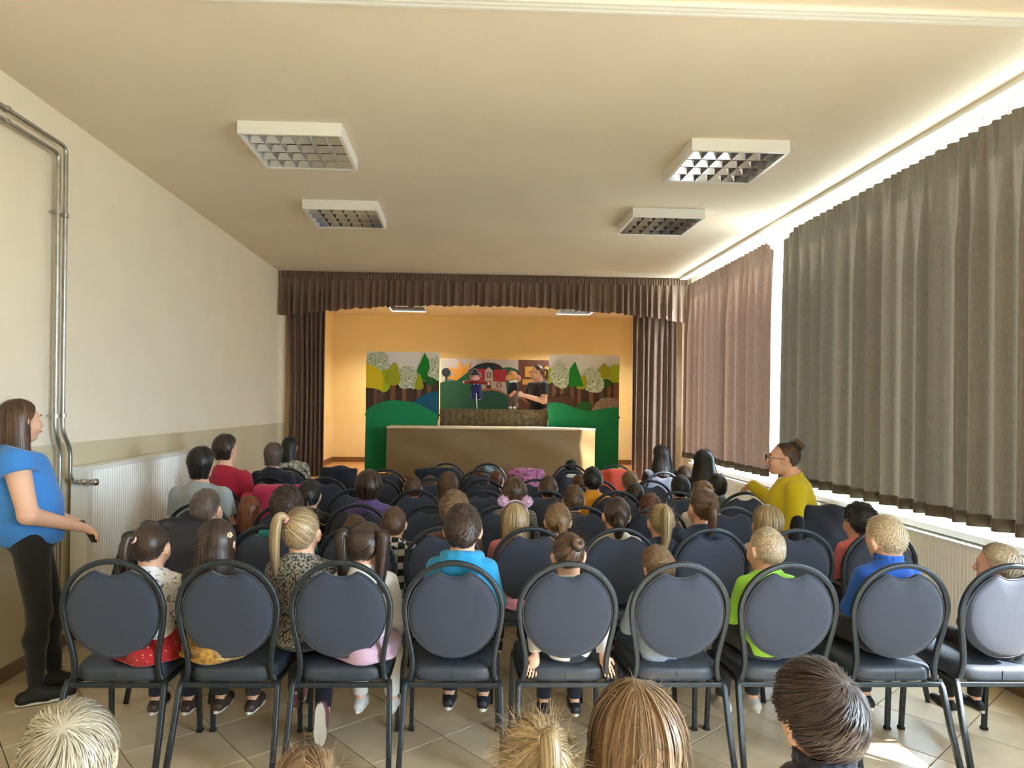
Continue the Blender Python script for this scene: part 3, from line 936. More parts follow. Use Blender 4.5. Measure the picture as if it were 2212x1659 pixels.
# long table in front, hidden by a cloth
YT = 10.25
tx0, tx1 = at(835, 940, YT).x, at(1285, 940, YT).x
tz = at(1060, 925, YT).z
tb = empty('cloth_covered_table', ((tx0 + tx1) / 2, YT, ZS))
tag(tb, 'long table draped in olive brown shiny cloth at the front of the stage', 'table')
thw, th = (tx1 - tx0) / 2, tz - ZS
M_TCL = mat('olive_satin', (124, 99, 60), 0.42, sheen=0.3, var=0.06, vscale=1.5, bump=0.25, bscale=5, stretch=(1, 1, 2.5))
nx, nz = 90, 20
V = []
rr = np.random.default_rng(5)
ph = rr.uniform(0, 6.28, 12)
for i in range(nx + 1):
    for k in range(nz + 1):
        x = -thw + 2 * thw * i / nx; z = th - 0.012 - (th - 0.03) * k / nz
        y = sum(0.003 * math.sin((2.0 + j) * x + (1.3 + 0.8 * j) * z * 3 + ph[j]) for j in range(6)) + 0.010 * math.sin(x * 3 + z * 6 + 1) * k / nz
        V.append((x, y, z))
Q = [(i * (nz + 1) + k, (i + 1) * (nz + 1) + k, (i + 1) * (nz + 1) + k + 1, i * (nz + 1) + k + 1) for i in range(nx) for k in range(nz)]
MB().add(V, Q).obj('front_cloth', M_TCL, tb, smooth=True)
MB().sweep([(-thw - 0.006, 0.35, th - 0.004), (thw + 0.006, 0.35, th - 0.004)], rrect(0.72, 0.03, 0.012)).obj('top_cloth', mat('cream_cloth', (222, 208, 176), 0.7, bump=0.2, bscale=20), tb)
for sx in (-1, 1):
    MB().box((sx * thw - 0.004, 0.01, 0.03), (sx * thw + 0.004, 0.7, th - 0.02)).obj('side_cloth', M_TCL, tb)
for sx in (-0.95, -0.03, 0.03, 0.95):
    for yy in (0.12, 0.6):
        MB().box((sx * thw - 0.015, yy - 0.015, 0), (sx * thw + 0.015, yy + 0.015, th - 0.02)).obj('leg', M_PVCPIPE, tb)
# ------------------------------------------------------------------ chairs
M_FRAME = mat('hammered_grey_metal', (58, 65, 71), 0.32, 0.65, bump=0.25, bscale=260)
M_UPH = mat('charcoal_fabric', (48, 55, 71), 0.85, var=0.10, vscale=420, sheen=0.22, bump=0.15, bscale=600)
M_UPH2 = mat('charcoal_vinyl', (52, 59, 70), 0.5, var=0.06, vscale=20, bump=0.06, bscale=120)
M_BOLT = mat('black_bolt', (16, 16, 16), 0.45)
M_CAP = mat('black_rubber', (22, 22, 22), 0.7)
def back_y(z):
    return 0.075 - (z - 0.42) * 0.135
def chair_meshes():
    D = {}
    half = []
    # lower end flares out to the leg, then follows a circle over the top
    pts = [(0.205, 0.385), (0.188, 0.415), (0.180, 0.46), (0.181, 0.51), (0.190, 0.57), (0.203, 0.635)]
    for a in np.linspace(-8, 90, 16):
        pts.append((0.2125 * math.cos(math.radians(a)), 0.724 + 0.2125 * math.sin(math.radians(a))))
    pts = pts[:-1] + [(-x, z) for x, z in pts[::-1]]
    pts = catmull(pts, 2)
    path = [(x, back_y(z), z) for x, z in pts]
    D['back_frame'] = MB().sweep(path, rrect(0.024, 0.022, 0.007), up=(0, 1, 0.13)).mesh('back_frame', M_FRAME, True)
    # back pad: disc with a scooped top edge
    out = []
    N = 72
    for i in range(N):
        a = 2 * PI * i / N + PI / 2
        x, z = 0.197 * math.cos(a), 0.709 + 0.200 * math.sin(a)
        top = 0.873 + 0.029 * min(1, abs(x) / 0.075) ** 2.2
        if z > top and abs(x) < 0.11:
            z = top
        elif z > 0.904:
            z = 0.904
        out.append((x, z))
    V, Fc = [], []
    c = (0, 0.70)
    layers = [(0.0, -0.022), (0.55, -0.021), (0.85, -0.017), (0.955, -0.010), (0.99, -0.002), (1.0, 0.006), (0.99, 0.022), (0.95, 0.032), (0.8, 0.040), (0.5, 0.044), (0.0, 0.045)]
    for k, (s, yo) in enumerate(layers):
        for x, z in out:
            xx, zz = c[0] + (x - c[0]) * s, c[1] + (z - c[1]) * s
            V.append((xx, back_y(zz) + yo, zz))
    for k in range(len(layers) - 1):
        for i in range(N):
            j = (i + 1) % N
            Fc.append((k * N + i, k * N + j, (k + 1) * N + j, (k + 1) * N + i))
    me = MB().add(V, Fc).mesh('back_pad', M_UPH, True)
    bm = bmesh.new(); bm.from_mesh(me); bmesh.ops.remove_doubles(bm, verts=bm.verts, dist=1e-5); bm.to_mesh(me); bm.free()
    D['back_pad'] = me
    # piping round the pad
    D['piping'] = MB().tube([(x * 0.998, back_y(z) - 0.004, c[1] + (z - c[1]) * 0.998) for x, z in out], 0.003, 6, True, up=(0, 1, 0)).mesh('piping', M_UPH2, True)
    # seat
    o2 = []
    for i in range(64):
        a = 2 * PI * i / 64
        ca_, sa_ = math.cos(a), math.sin(a)
        e = 0.42
        x = math.copysign(abs(ca_) ** e, ca_); y = math.copysign(abs(sa_) ** e, sa_)
        w = 0.198 + 0.018 * (y + 1) / 2
        o2.append((x * w, 0.275 + y * 0.215))
    V, Fc = [], []
    lay = [(0.0, 0.400), (0.96, 0.400), (0.985, 0.404), (1.0, 0.415), (1.0, 0.440), (0.99, 0.452), (0.96, 0.461), (0.88, 0.468), (0.6, 0.474), (0.0, 0.477)]
    for s, z in lay:
        for x, y in o2:
            V.append((x * s, 0.275 + (y - 0.275) * s, z))
    for k in range(len(lay) - 1):
        for i in range(64):
            j = (i + 1) % 64
            Fc.append((k * 64 + i, k * 64 + j, (k + 1) * 64 + j, (k + 1) * 64 + i))
    me = MB().add(V, Fc).mesh('seat_pad', M_UPH2, True)
    bm = bmesh.new(); bm.from_mesh(me); bmesh.ops.remove_doubles(bm, verts=bm.verts, dist=1e-5); bm.to_mesh(me); bm.free()
    D['seat_pad'] = me
    D['seam'] = MB().box((-0.0015, 0.0575, 0.408), (0.0015, 0.0605, 0.448)).mesh('seam', M_UPH2)
    r = [(-0.195, 0.062), (0.195, 0.062), (0.205, 0.47), (-0.205, 0.47)]
    D['seat_frame'] = MB().sweep([(x, y, 0.388) for x, y in r], rrect(0.022, 0.022, 0.004), closed=True).mesh('seat_frame', M_FRAME)
    for s in (-1, 1):
        D['rear_leg%d' % s] = MB().sweep([(s * 0.206, 0.075, 0.405), (s * 0.211, 0.055, 0.375), (s * 0.217, 0.0, 0.2), (s * 0.224, -0.075, 0.0)], rrect(0.023, 0.026, 0.006), up=(0, 1, 0)).mesh('leg', M_FRAME, True)
        D['front_leg%d' % s] = MB().sweep([(s * 0.208, 0.44, 0.385), (s * 0.211, 0.45, 0.2), (s * 0.214, 0.46, 0.012)], rrect(0.021, 0.024, 0.004), up=(0, 1, 0)).mesh('leg', M_FRAME)
    D['bolt'] = MB().lathe([(0, -0.004), (0.006, -0.004), (0.007, 0.0)], 10, 'y').mesh('bolt', M_BOLT)
    D['foot'] = MB().box((-0.013, -0.014, 0), (0.013, 0.014, 0.014)).mesh('rubber_foot', M_CAP)
    return D
CH = chair_meshes()
ROWY = [None] + [3.0 + 0.85 * i for i in range(7)]
ORD = ['first', 'second', 'third', 'fourth', 'fifth', 'sixth', 'seventh', 'eighth', 'ninth', 'tenth']
ROWN = [None, 'nearest row', 'second row', 'third row', 'fourth row', 'fifth row', 'sixth row', 'seventh row']
def chair(x, y, rz, label, group, detail=True):
    root = empty('banquet_chair', (x, y, 0), rz)
    tag(root, label, 'chair', group)
    for nm in ('back_frame', 'back_pad', 'seat_pad', 'seat_frame'):
        link(nm, CH[nm], root)
    if detail:
        link('piping', CH['piping'], bpy.data.objects[[c.name for c in root.children if c.name.startswith('back_pad')][0]])
        link('seam', CH['seam'], root)
    for s in (-1, 1):
        link('leg', CH['rear_leg%d' % s], root)
        fl = link('leg', CH['front_leg%d' % s], root)
        link('rubber_foot', CH['foot'], fl, loc=(s * 0.214, 0.46, 0))
        if detail:
            for z in (0.11, 0.23):
                link('bolt', CH['bolt'], fl, loc=(s * 0.212, 0.443, z))
    return root
CHAIRS = {
    1: [242, 487, 732, 980, 1230, 1475, 1712, 1957, 2192],
    2: [385, 575, 772, 950, 1150, 1340, 1540, 1745, 1890],
    3: [428, 622, 772, 922, 1085, 1257, 1420, 1583, 1795],
    4: [468, 600, 766, 898, 1045, 1180, 1335, 1462, 1612],
    5: [579, 712, 830, 930, 1031, 1152, 1290, 1406, 1520],
    6: [620, 735, 838, 930, 1038, 1144, 1235, 1325, 1430],
    7: [965, 1054, 1233, 1330],
}
CHAIR_OBJ = {}
for r, us in CHAIRS.items():
    y = ROWY[r]
    xs = [at(u, 876 + 0.67 * 1500 / y, y).x for u in us]
    for _ in range(60):
        for i in range(len(xs) - 1):
            gap = 0.486 - (xs[i + 1] - xs[i])
            if gap > 0:
                xs[i] -= gap / 2; xs[i + 1] += gap / 2
    for i, x in enumerate(xs):
        rz = random.uniform(-0.02, 0.02)
        CHAIR_OBJ[(r, i)] = chair(x, y, rz, 'grey round-backed banquet chair, %s from the radiator wall in the %s' % (ORD[i], ROWN[r]), 'chairs of the %s' % ROWN[r], r <= 2)
# ------------------------------------------------------------------ implicit-surface modelling for people
class Prim:
    """Round cone (a, b, ra, rb) or ellipsoid (c, r, R); k = blend radius; op = 'add' or 'sub'; cut = (point, normal) keeps the side behind the normal."""
    def __init__(s, kind, *d, k=0.02, op='add', cut=None):
        s.kind, s.d, s.k, s.op, s.cut = kind, d, k, op, cut
    def box(s):
        if s.kind == 'rc':
            a, b, ra, rb = s.d
            r = max(ra, rb)
            return np.minimum(a, b) - r, np.maximum(a, b) + r
        c, r, R = s.d
        m = max(r)
        e = np.sqrt(((np.array(R) * np.array(r)[None, :]) ** 2).sum(1))
        return c - e, c + e
    def ev(s, X, Y, Z):
        if s.kind == 'rc':
            a, b, ra, rb = s.d
            ba = b - a
            px, py, pz = X - a[0], Y - a[1], Z - a[2]
            t = np.clip((px * ba[0] + py * ba[1] + pz * ba[2]) / max(float(ba @ ba), 1e-9), 0, 1)
            d = np.sqrt((px - ba[0] * t) ** 2 + (py - ba[1] * t) ** 2 + (pz - ba[2] * t) ** 2) - (ra + (rb - ra) * t)
        else:
            c, r, R = s.d
            px, py, pz = X - c[0], Y - c[1], Z - c[2]
            q = [(px * R[0][i] + py * R[1][i] + pz * R[2][i]) for i in range(3)]
            k0 = np.sqrt(sum((q[i] / r[i]) ** 2 for i in range(3)))
            k1 = np.sqrt(sum((q[i] / r[i] ** 2) ** 2 for i in range(3)))
            d = k0 * (k0 - 1) / np.maximum(k1, 1e-6)
        if s.cut is not None:
            p, n = s.cut
            d = np.maximum(d, (X - p[0]) * n[0] + (Y - p[1]) * n[1] + (Z - p[2]) * n[2])
        return d
    def grow(s, e, k=None, cut=None):
        if s.kind == 'rc':
            a, b, ra, rb = s.d
            q = Prim('rc', a, b, ra + e, rb + e, k=k or s.k, op=s.op, cut=cut or s.cut)
        else:
            c, r, R = s.d
            q = Prim('ell', c, tuple(x + e for x in r), R, k=k or s.k, op=s.op, cut=cut or s.cut)
        return q
I3 = np.eye(3)
def V3(*a):
    return np.array(a, float)
def rc(a, b, ra, rb, k=0.02, **kw):
    return Prim('rc', np.array(a, float), np.array(b, float), ra, rb, k=k, **kw)
def ell(c, r, R=None, k=0.02, **kw):
    return Prim('ell', np.array(c, float), tuple(r), I3 if R is None else np.array(R), k=k, **kw)

def surface(prims, h, cuts=(), wrinkle=0.0, seed=0):
    lo = np.min([p.box()[0] for p in prims if p.op == 'add'], 0) - 3 * h
    hi = np.max([p.box()[1] for p in prims if p.op == 'add'], 0) + 3 * h
    n = np.ceil((hi - lo) / h).astype(int) + 1
    ax = [lo[i] + h * np.arange(n[i]) for i in range(3)]
    f = np.full(n, 0.5, dtype=np.float32)
    for p in prims:
        b0, b1 = p.box()
        m = p.k + 3 * h
        i0 = np.maximum(np.floor((b0 - m - lo) / h).astype(int), 0)
        i1 = np.minimum(np.ceil((b1 + m - lo) / h).astype(int) + 1, n)
        if np.any(i1 <= i0):
            continue
        sl = tuple(slice(i0[i], i1[i]) for i in range(3))
        X = ax[0][sl[0]][:, None, None]; Y = ax[1][sl[1]][None, :, None]; Z = ax[2][sl[2]][None, None, :]
        d = p.ev(X, Y, Z).astype(np.float32)
        a = f[sl]
        k = p.k
        if p.op == 'add':
            t = np.clip(0.5 + 0.5 * (a - d) / k, 0, 1)
            f[sl] = a * (1 - t) + d * t - k * t * (1 - t)
        else:
            t = np.clip(0.5 - 0.5 * (a + d) / k, 0, 1)
            f[sl] = a * (1 - t) - d * t + k * t * (1 - t)
    X = ax[0][:, None, None]; Y = ax[1][None, :, None]; Z = ax[2][None, None, :]
    if wrinkle:
        r = np.random.default_rng(seed)
        w = 0
        for _ in range(5):
            v = r.normal(size=3); v /= np.linalg.norm(v); v *= r.uniform(25, 60)
            w = w + np.sin(X * v[0] + Y * v[1] + Z * v[2] + r.uniform(0, 6))
        f = f + (wrinkle / 2.5) * w.astype(np.float32)
    for p, nrm in cuts:
        f = np.maximum(f, ((X - p[0]) * nrm[0] + (Y - p[1]) * nrm[1] + (Z - p[2]) * nrm[2]).astype(np.float32))
    return nets(f, lo, h)

def nets(f, lo, h):
    n = f.shape
    c = tuple(m - 1 for m in n)
    sgn = f < 0
    cnt = np.zeros(c, np.int8)
    for dx in (0, 1):
        for dy in (0, 1):
            for dz in (0, 1):
                cnt += sgn[dx:dx + c[0], dy:dy + c[1], dz:dz + c[2]]
    act = (cnt > 0) & (cnt < 8)
    ijk = np.argwhere(act)
    idx = np.full(c, -1, np.int32)
    idx[act] = np.arange(len(ijk))
    I, J, K = ijk.T
    S = np.zeros((len(ijk), 3)); N = np.zeros(len(ijk))
    co = [(0, 0, 0), (1, 0, 0), (0, 1, 0), (1, 1, 0), (0, 0, 1), (1, 0, 1), (0, 1, 1), (1, 1, 1)]
    val = [f[I + a, J + b, K + d] for a, b, d in co]
    for p, q in ((0, 1), (2, 3), (4, 5), (6, 7), (0, 2), (1, 3), (4, 6), (5, 7), (0, 4), (1, 5), (2, 6), (3, 7)):
        x = (val[p] < 0) != (val[q] < 0)
        den = val[p] - val[q]
        t = np.where(x, val[p] / np.where(den == 0, 1, den), 0)
        A, B = np.array(co[p], float), np.array(co[q], float)
        S += np.where(x[:, None], A + (B - A) * t[:, None], 0)
        N += x
    V = lo + h * (ijk + S / N[:, None])
    Q = []
    for axis in range(3):
        o1, o2 = [(1, 2), (2, 0), (0, 1)][axis]
        sl0 = [slice(1, -1)] * 3; sl1 = [slice(1, -1)] * 3
        sl0[axis] = slice(0, -1); sl1[axis] = slice(1, None)
        a = sgn[tuple(sl0)]; b = sgn[tuple(sl1)]
        e = np.argwhere(a != b)
        if len(e) == 0:
            continue
        flip = a[tuple(e.T)]
        base = e.copy()
        for ax_ in range(3):
            if ax_ != axis:
                base[:, ax_] += 1
        def cell(d1, d2):
            g = base.copy(); g[:, o1] -= d1; g[:, o2] -= d2
            return idx[g[:, 0], g[:, 1], g[:, 2]]
        q = np.stack([cell(1, 1), cell(0, 1), cell(0, 0), cell(1, 0)], 1)
        q[~flip] = q[~flip][:, ::-1]
        Q.append(q)
    Q = np.concatenate(Q)
    Q = Q[(Q >= 0).all(1)]
    return V, Q

# ------------------------------------------------------------------ anatomy
def head_prims(Hm, s, ears=True, face=True):
    """Hm: 4x4 numpy head frame (x right, y forward, z up; origin at eye level between the ears)."""
    R = Hm[:3, :3]; o = Hm[:3, 3]
    T = lambda x, y, z: o + R @ (np.array((x, y, z)) * s)
    E = lambda c, r, k=0.02, op='add': Prim('ell', T(*c), tuple(q * s for q in r), R, k=k * s, op=op)
    C = lambda a, b, ra, rb, k=0.015: Prim('rc', T(*a), T(*b), ra * s, rb * s, k=k * s)
    L = [E((0, -0.012, 0.018), (0.074, 0.093, 0.096)), E((0, 0.030, -0.032), (0.056, 0.060, 0.078), 0.03)]
    L += [E((0, 0.054, -0.090), (0.028, 0.028, 0.024), 0.025)]
    if face:
        for q in (-1, 1):
            L += [E((q * 0.035, 0.055, -0.034), (0.028, 0.030, 0.032), 0.02)]
        L += [E((0, 0.074, 0.024), (0.048, 0.020, 0.012), 0.015)]
        for q in (-1, 1):
            L += [E((q * 0.031, 0.098, 0.004), (0.017, 0.014, 0.010), 0.012, 'sub')]
        L += [C((0, 0.086, 0.010), (0, 0.108, -0.028), 0.008, 0.012, 0.010)]
        for q in (-1, 1):
            L += [E((q * 0.010, 0.100, -0.032), (0.008, 0.010, 0.008), 0.006)]
        L += [E((0, 0.091, -0.061), (0.023, 0.011, 0.006), 0.006), E((0, 0.089, -0.071), (0.019, 0.011, 0.007), 0.006)]
    if ears:
        for q in (-1, 1):
            L += [E((q * 0.076, -0.008, -0.006), (0.010, 0.021, 0.032), 0.008), E((q * 0.083, -0.014, 0.002), (0.008, 0.010, 0.022), 0.006)]
            L += [E((q * 0.087, 0.002, -0.002), (0.008, 0.009, 0.016), 0.005, 'sub')]
    return L

def hand_prims(wrist, fwd, palm_n, s, curl=0.5, side=1, spread=0.1, thumb=True):
    """Palm and five fingers. fwd: along the fingers, palm_n: direction the palm faces, side: +1 thumb towards palm_n x fwd."""
    f = np.array(fwd, float); f /= np.linalg.norm(f)
    n = np.array(palm_n, float); n -= f * (n @ f); n /= np.linalg.norm(n)
    t = np.cross(n, f) * side
    w = np.array(wrist, float)
    L = [Prim('ell', w + f * 0.045 * s, (0.040 * s, 0.017 * s, 0.050 * s), np.stack([t, n, f], 1), k=0.015 * s)]
    lens = [0.070, 0.078, 0.072, 0.058]
    for i in range(4):
        off = (0.030 - 0.020 * i)
        p = w + f * 0.082 * s + t * off * s
        d = f + t * spread * (1.5 - i) * 0.35
        d /= np.linalg.norm(d)
        q = p
        r = 0.0085 * s
        for j, frac in enumerate((0.45, 0.3, 0.25)):
            a = curl * (0.5 + 0.55 * j)
            dd = d * math.cos(a) + n * math.sin(a)
            q2 = q + dd * lens[i] * frac * s
            L.append(rc(q, q2, r, r * 0.9, k=0.004 * s))
            q = q2; r *= 0.92
    if thumb:
        p0 = w + f * 0.022 * s + t * 0.028 * s
        p1 = p0 + (f * 0.6 + t * 0.65 + n * 0.25) * 0.040 * s
        p2 = p1 + (f * 0.9 + t * 0.15 + n * 0.35) * 0.030 * s
        L += [rc(p0, p1, 0.013 * s, 0.0105 * s, k=0.010 * s), rc(p1, p2, 0.0105 * s, 0.008 * s, k=0.004 * s)]
    return L

def mat4(R, o):
    M = np.eye(4); M[:3, :3] = R; M[:3, 3] = o
    return M
def rot(yaw=0.0, pitch=0.0, tilt=0.0):
    """Head rotation in degrees: yaw > 0 turns to the figure's left, pitch > 0 looks up, tilt > 0 leans to its right."""
    return np.array(Matrix.Rotation(math.radians(yaw), 3, 'Z') @ Matrix.Rotation(math.radians(pitch), 3, 'X') @ Matrix.Rotation(math.radians(tilt), 3, 'Y'))

def seated_joints(scale=1.0, adult=False, yaw=0, pitch=0, tilt=0, lean=0.0, arms='lap'):
    """Joint positions of a seated figure facing +y, on a seat at 0.475 m."""
    if adult:
        hs, zt, sw, hw, td = 1.0, 1.34, 0.163, 0.165, 0.108
        ua, fa, th = 0.28, 0.24, 0.42
        zsh, zhead, zp = 1.045, 1.225, 0.565
        arm_r, leg_r = (0.048, 0.040, 0.030), (0.085, 0.060, 0.045)
    else:
        hs, zt, sw, hw, td = 0.96, 1.085, 0.110, 0.106, 0.075
        ua, fa, th = 0.185, 0.155, 0.28
        zsh, zhead, zp = 0.850, 0.975, 0.548
        arm_r, leg_r = (0.031, 0.027, 0.021), (0.056, 0.042, 0.032)
    J = dict(hs=hs, sw=sw, hw=hw, td=td, arm_r=arm_r, leg_r=leg_r, adult=adult)
    J['pelvis'] = V3(0, 0.0, zp); J['chest'] = V3(0, 0.005 + lean * 0.7, zsh - (0.13 if adult else 0.09))
    J['neck'] = V3(0, -0.005 + lean, zsh + 0.035)
    J['head'] = mat4(rot(yaw, pitch, tilt), V3(0, 0.018 + lean * 1.2, zhead))
    for q, nm in ((-1, 'L'), (1, 'R')):
        J['sh' + nm] = V3(q * sw, 0.0 + lean, zsh - (0.055 if adult else 0.030))
        J['el' + nm] = V3(q * (sw + 0.04), 0.04 + lean * 0.6, zsh - ua)
        J['wr' + nm] = V3(q * (sw * 0.45), 0.02 + fa + lean * 0.3, zsh - ua - 0.02)
        J['hd' + nm] = (V3(-q * 0.4, 0.9, -0.15), V3(0, -0.1, -1))
        J['hip' + nm] = V3(q * hw * 0.55, 0.03, zp - 0.01)
        J['kn' + nm] = V3(q * hw * 0.7, th, 0.525 if not adult else 0.53)
        J['an' + nm] = V3(q * hw * 0.75, th + (0.0 if adult else -0.01), 0.10 if adult else 0.245)
        J['ft' + nm] = (V3(0, 1, -0.05))
    return J

def body_groups(J, face=True, hands=True, ears=True):
    G = {}
    hs = J['hs']
    ad = J['adult']
    G['head'] = head_prims(J['head'], hs, ears, face)
    hc = J['head'][:3, 3] + J['head'][:3, :3] @ np.array((0, -0.022, -0.055)) * hs
    G['neck'] = [rc(hc, J['neck'], 0.050 * hs if ad else 0.044 * hs, 0.056 * hs if ad else 0.046 * hs, k=0.03)]
    sw, hw, td = J['sw'], J['hw'], J['td']
    p, c = J['pelvis'], J['chest']
    wst = (p * 0.5 + c * 0.5)
    tor = c - p
    G['torso'] = [ell(p, (hw, td * 1.12, 0.10 if ad else 0.072), k=0.05), ell(wst, (hw * J.get('waist', 0.92), td * J.get('belly', 1.0), np.linalg.norm(tor) * 0.55), k=0.06),
                  ell(c, (sw * 0.92, td * 1.02, 0.15 if ad else 0.10), k=0.06),
                  rc(J['shL'] * 0.70 + J['shR'] * 0.30 + V3(0, -0.008, 0.014), J['shR'] * 0.70 + J['shL'] * 0.30 + V3(0, -0.008, 0.014), 0.048 if ad else 0.033, 0.048 if ad else 0.033, k=0.06),
                  rc(J['neck'] + V3(0, -0.008, -0.065 if ad else -0.045), J['neck'] + V3(0, -0.004, 0.005), 0.090 if ad else 0.062, 0.046 if ad else 0.037, k=0.05)]
    for nm in 'LR':
        a0, a1, a2 = J['arm_r']
        G['up' + nm] = [rc(J['sh' + nm], J['el' + nm], a0 * 1.12, a1, k=0.03)]
        G['fa' + nm] = [rc(J['el' + nm], J['wr' + nm], a1, a2 * 0.85, k=0.02)]
        f, pn = J['hd' + nm]
        hsz = 0.95 if ad else 0.66
        G['hand' + nm] = hand_prims(J['wr' + nm], f, pn, hsz, J.get('curl' + nm, 0.45), 1 if nm == 'L' else -1) if hands else [ell(J['wr' + nm] + np.array(f) / np.linalg.norm(f) * 0.04 * hsz, (0.03 * hsz,) * 3, k=0.02)]
        l0, l1, l2 = J['leg_r']
        G['th' + nm] = [rc(J['hip' + nm], J['kn' + nm], l0, l1, k=0.04)]
        mid = J['kn' + nm] * 0.65 + J['an' + nm] * 0.35 + V3(0, -0.012, 0)
        G['sk' + nm] = [rc(J['kn' + nm], mid, l1 * 0.95, l1 * 0.92, k=0.03), rc(mid, J['an' + nm], l1 * 0.92, l2 * 0.8, k=0.03)]
        t = np.array(J['ft' + nm], float); t /= np.linalg.norm(t)
        fl = 0.17 if ad else 0.115
        G['foot' + nm] = [rc(J['an' + nm] + V3(0, 0, -0.045 if ad else -0.03) - t * fl * 0.18, J['an' + nm] + V3(0, 0, -0.06 if ad else -0.042) + t * fl * 0.75, l2 * 0.75, l2 * 0.55, k=0.03)]
    return G

def flat(G, keys):
    return [p for k in keys for p in G[k]]
ALLK = ['torso', 'neck', 'head', 'upL', 'upR', 'faL', 'faR', 'handL', 'handR', 'thL', 'thR', 'skL', 'skR', 'footL', 'footR']

def shirt_prims(J, G, e=0.010, sleeve='long', drop=0.0):
    L = [p.grow(e) for p in G['torso']]
    for nm in 'LR':
        sh, el, wr = J['sh' + nm], J['el' + nm], J['wr' + nm]
        a0, a1, a2 = J['arm_r']
        if sleeve == 'long':
            d = (wr - el) / np.linalg.norm(wr - el)
            L += [rc(sh, el, a0 * 1.12 + e, a1 + e, k=0.035), rc(el, wr, a1 + e, a2 + e * 0.9, k=0.02, cut=(wr - d * 0.012, d))]
        elif sleeve == 'short':
            d = (el - sh) / np.linalg.norm(el - sh)
            L += [rc(sh, el, a0 * 1.16 + e, a1 + e * 1.7, k=0.035, cut=(sh + (el - sh) * 0.62, d))]
        elif sleeve == 'cap':
            d = (el - sh) / np.linalg.norm(el - sh)
            L += [rc(sh, el, a0 * 1.2 + e, a1 + e * 1.7, k=0.035, cut=(sh + (el - sh) * 0.22, d))]
    nk = J['neck']
    return L

def trouser_prims(J, G, e=0.008, to=1.0):
    L = [G['torso'][0].grow(e)]
    for nm in 'LR':
        L += [p.grow(e) for p in G['th' + nm]]
        kn, an = J['kn' + nm], J['an' + nm]
        d = (an - kn) / np.linalg.norm(an - kn)
        a, b = G['sk' + nm]
        L += [a.grow(e), b.grow(e * 1.2, cut=(kn + (an - kn) * to, d))]
    return L

def shoe_prims(J, nm):
    t = np.array(J['ft' + nm], float); t /= np.linalg.norm(t)
    an = J['an' + nm]
    ad = J['adult']
    fl = 0.26 if ad else 0.175
    z = -0.055 if ad else -0.042
    up = V3(0, 0, 1) - t * t[2]; up /= np.linalg.norm(up)
    heel = an + up * z - t * fl * 0.22; toe = an + up * z + t * fl * 0.6
    w = 0.036 if ad else 0.028
    body = [rc(heel, toe, w, w * 0.9, k=0.02), rc(an + up * (-0.01), an + up * z + t * fl * 0.2, w, w * 0.9, k=0.03)]
    sd = np.cross(t, up)
    bot = heel - up * (w * 0.72)
    return body, (bot, -up), (heel, toe, up, sd, w)
# ------------------------------------------------------------------ hair
HC = np.array((0, -0.012, 0.018)); HR = np.array((0.0745, 0.0935, 0.0965))
def hairline(az):
    return np.interp(np.degrees(np.abs(az)), [0, 40, 62, 80, 98, 112, 135, 180], [46, 42, 28, 2, 0, -28, -50, -56])
def azel(d):
    return np.arctan2(d[..., 0], d[..., 1]), np.degrees(np.arcsin(np.clip(d[..., 2], -1, 1)))
def rad(d):
    return 1.0 / np.sqrt(((d / HR) ** 2).sum(-1))
def nrm(a):
    return a / np.maximum(np.linalg.norm(a, axis=-1, keepdims=True), 1e-9)

def cap(thick, nu=44, nv=30, lift=0.0):
    """Scalp cap: hair-thick above the hairline, sunk into the skin elsewhere."""
    u = np.linspace(-PI, PI, nu, endpoint=False)
    v = np.linspace(-PI / 2 + 0.05, PI / 2 - 0.02, nv)
    U, Vv = np.meshgrid(u, v)
    d = np.stack([np.sin(U) * np.cos(Vv), np.cos(U) * np.cos(Vv), np.sin(Vv)], -1)
    az, el = azel(d)
    t = np.clip((el - hairline(az)) / 9.0, 0, 1)
    t = t * t * (3 - 2 * t)
    r = rad(d) - 0.009 * (1 - t) + thick * t
    P = HC + d * r[..., None]
    P = P.reshape(-1, 3)
    idx = np.arange(nu * nv).reshape(nv, nu)
    nx = np.roll(idx, -1, 1)
    Q = np.stack([idx[:-1], nx[:-1], nx[1:], idx[1:]], -1).reshape(-1, 4)
    top = len(P)
    P = np.concatenate([P, [P[idx[-1]].mean(0)]])
    tq = np.stack([idx[-1], nx[-1], np.full(nu, top), np.full(nu, top)], 1)
    return P, np.concatenate([Q, tq])[:, [0, 1, 2, 3]]

def ribbons(P, Nn, w):
    """P (n,m,3) strand points, Nn normals, w (n,m) half widths -> quads."""
    n, m = P.shape[:2]
    T = np.gradient(P, axis=1)
    S = nrm(np.cross(T, Nn))
    A = P - S * w[..., None]; B = P + S * w[..., None]
    V = np.stack([A, B], 2).reshape(-1, 3)
    base = (np.arange(n)[:, None] * m + np.arange(m - 1)[None, :]) * 2
    Q = np.stack([base, base + 1, base + 3, base + 2], -1).reshape(-1, 4)
    return V, Q

def roots(n, r, sub=None):
    out = []
    while sum(len(o) for o in out) < n:
        d = nrm(r.normal(size=(n * 2, 3)))
        az, el = azel(d)
        ok = el > hairline(az) + 1.5
        if sub is not None:
            ok &= sub(d)
        out.append(d[ok])
    return np.concatenate(out)[:n]

def widths(n, m, w0, r, tip=0.35):
    s = np.linspace(0, 1, m)
    return w0 * r.uniform(0.6, 1.3, (n, 1)) * (1 - (1 - tip) * s ** 2)[None]

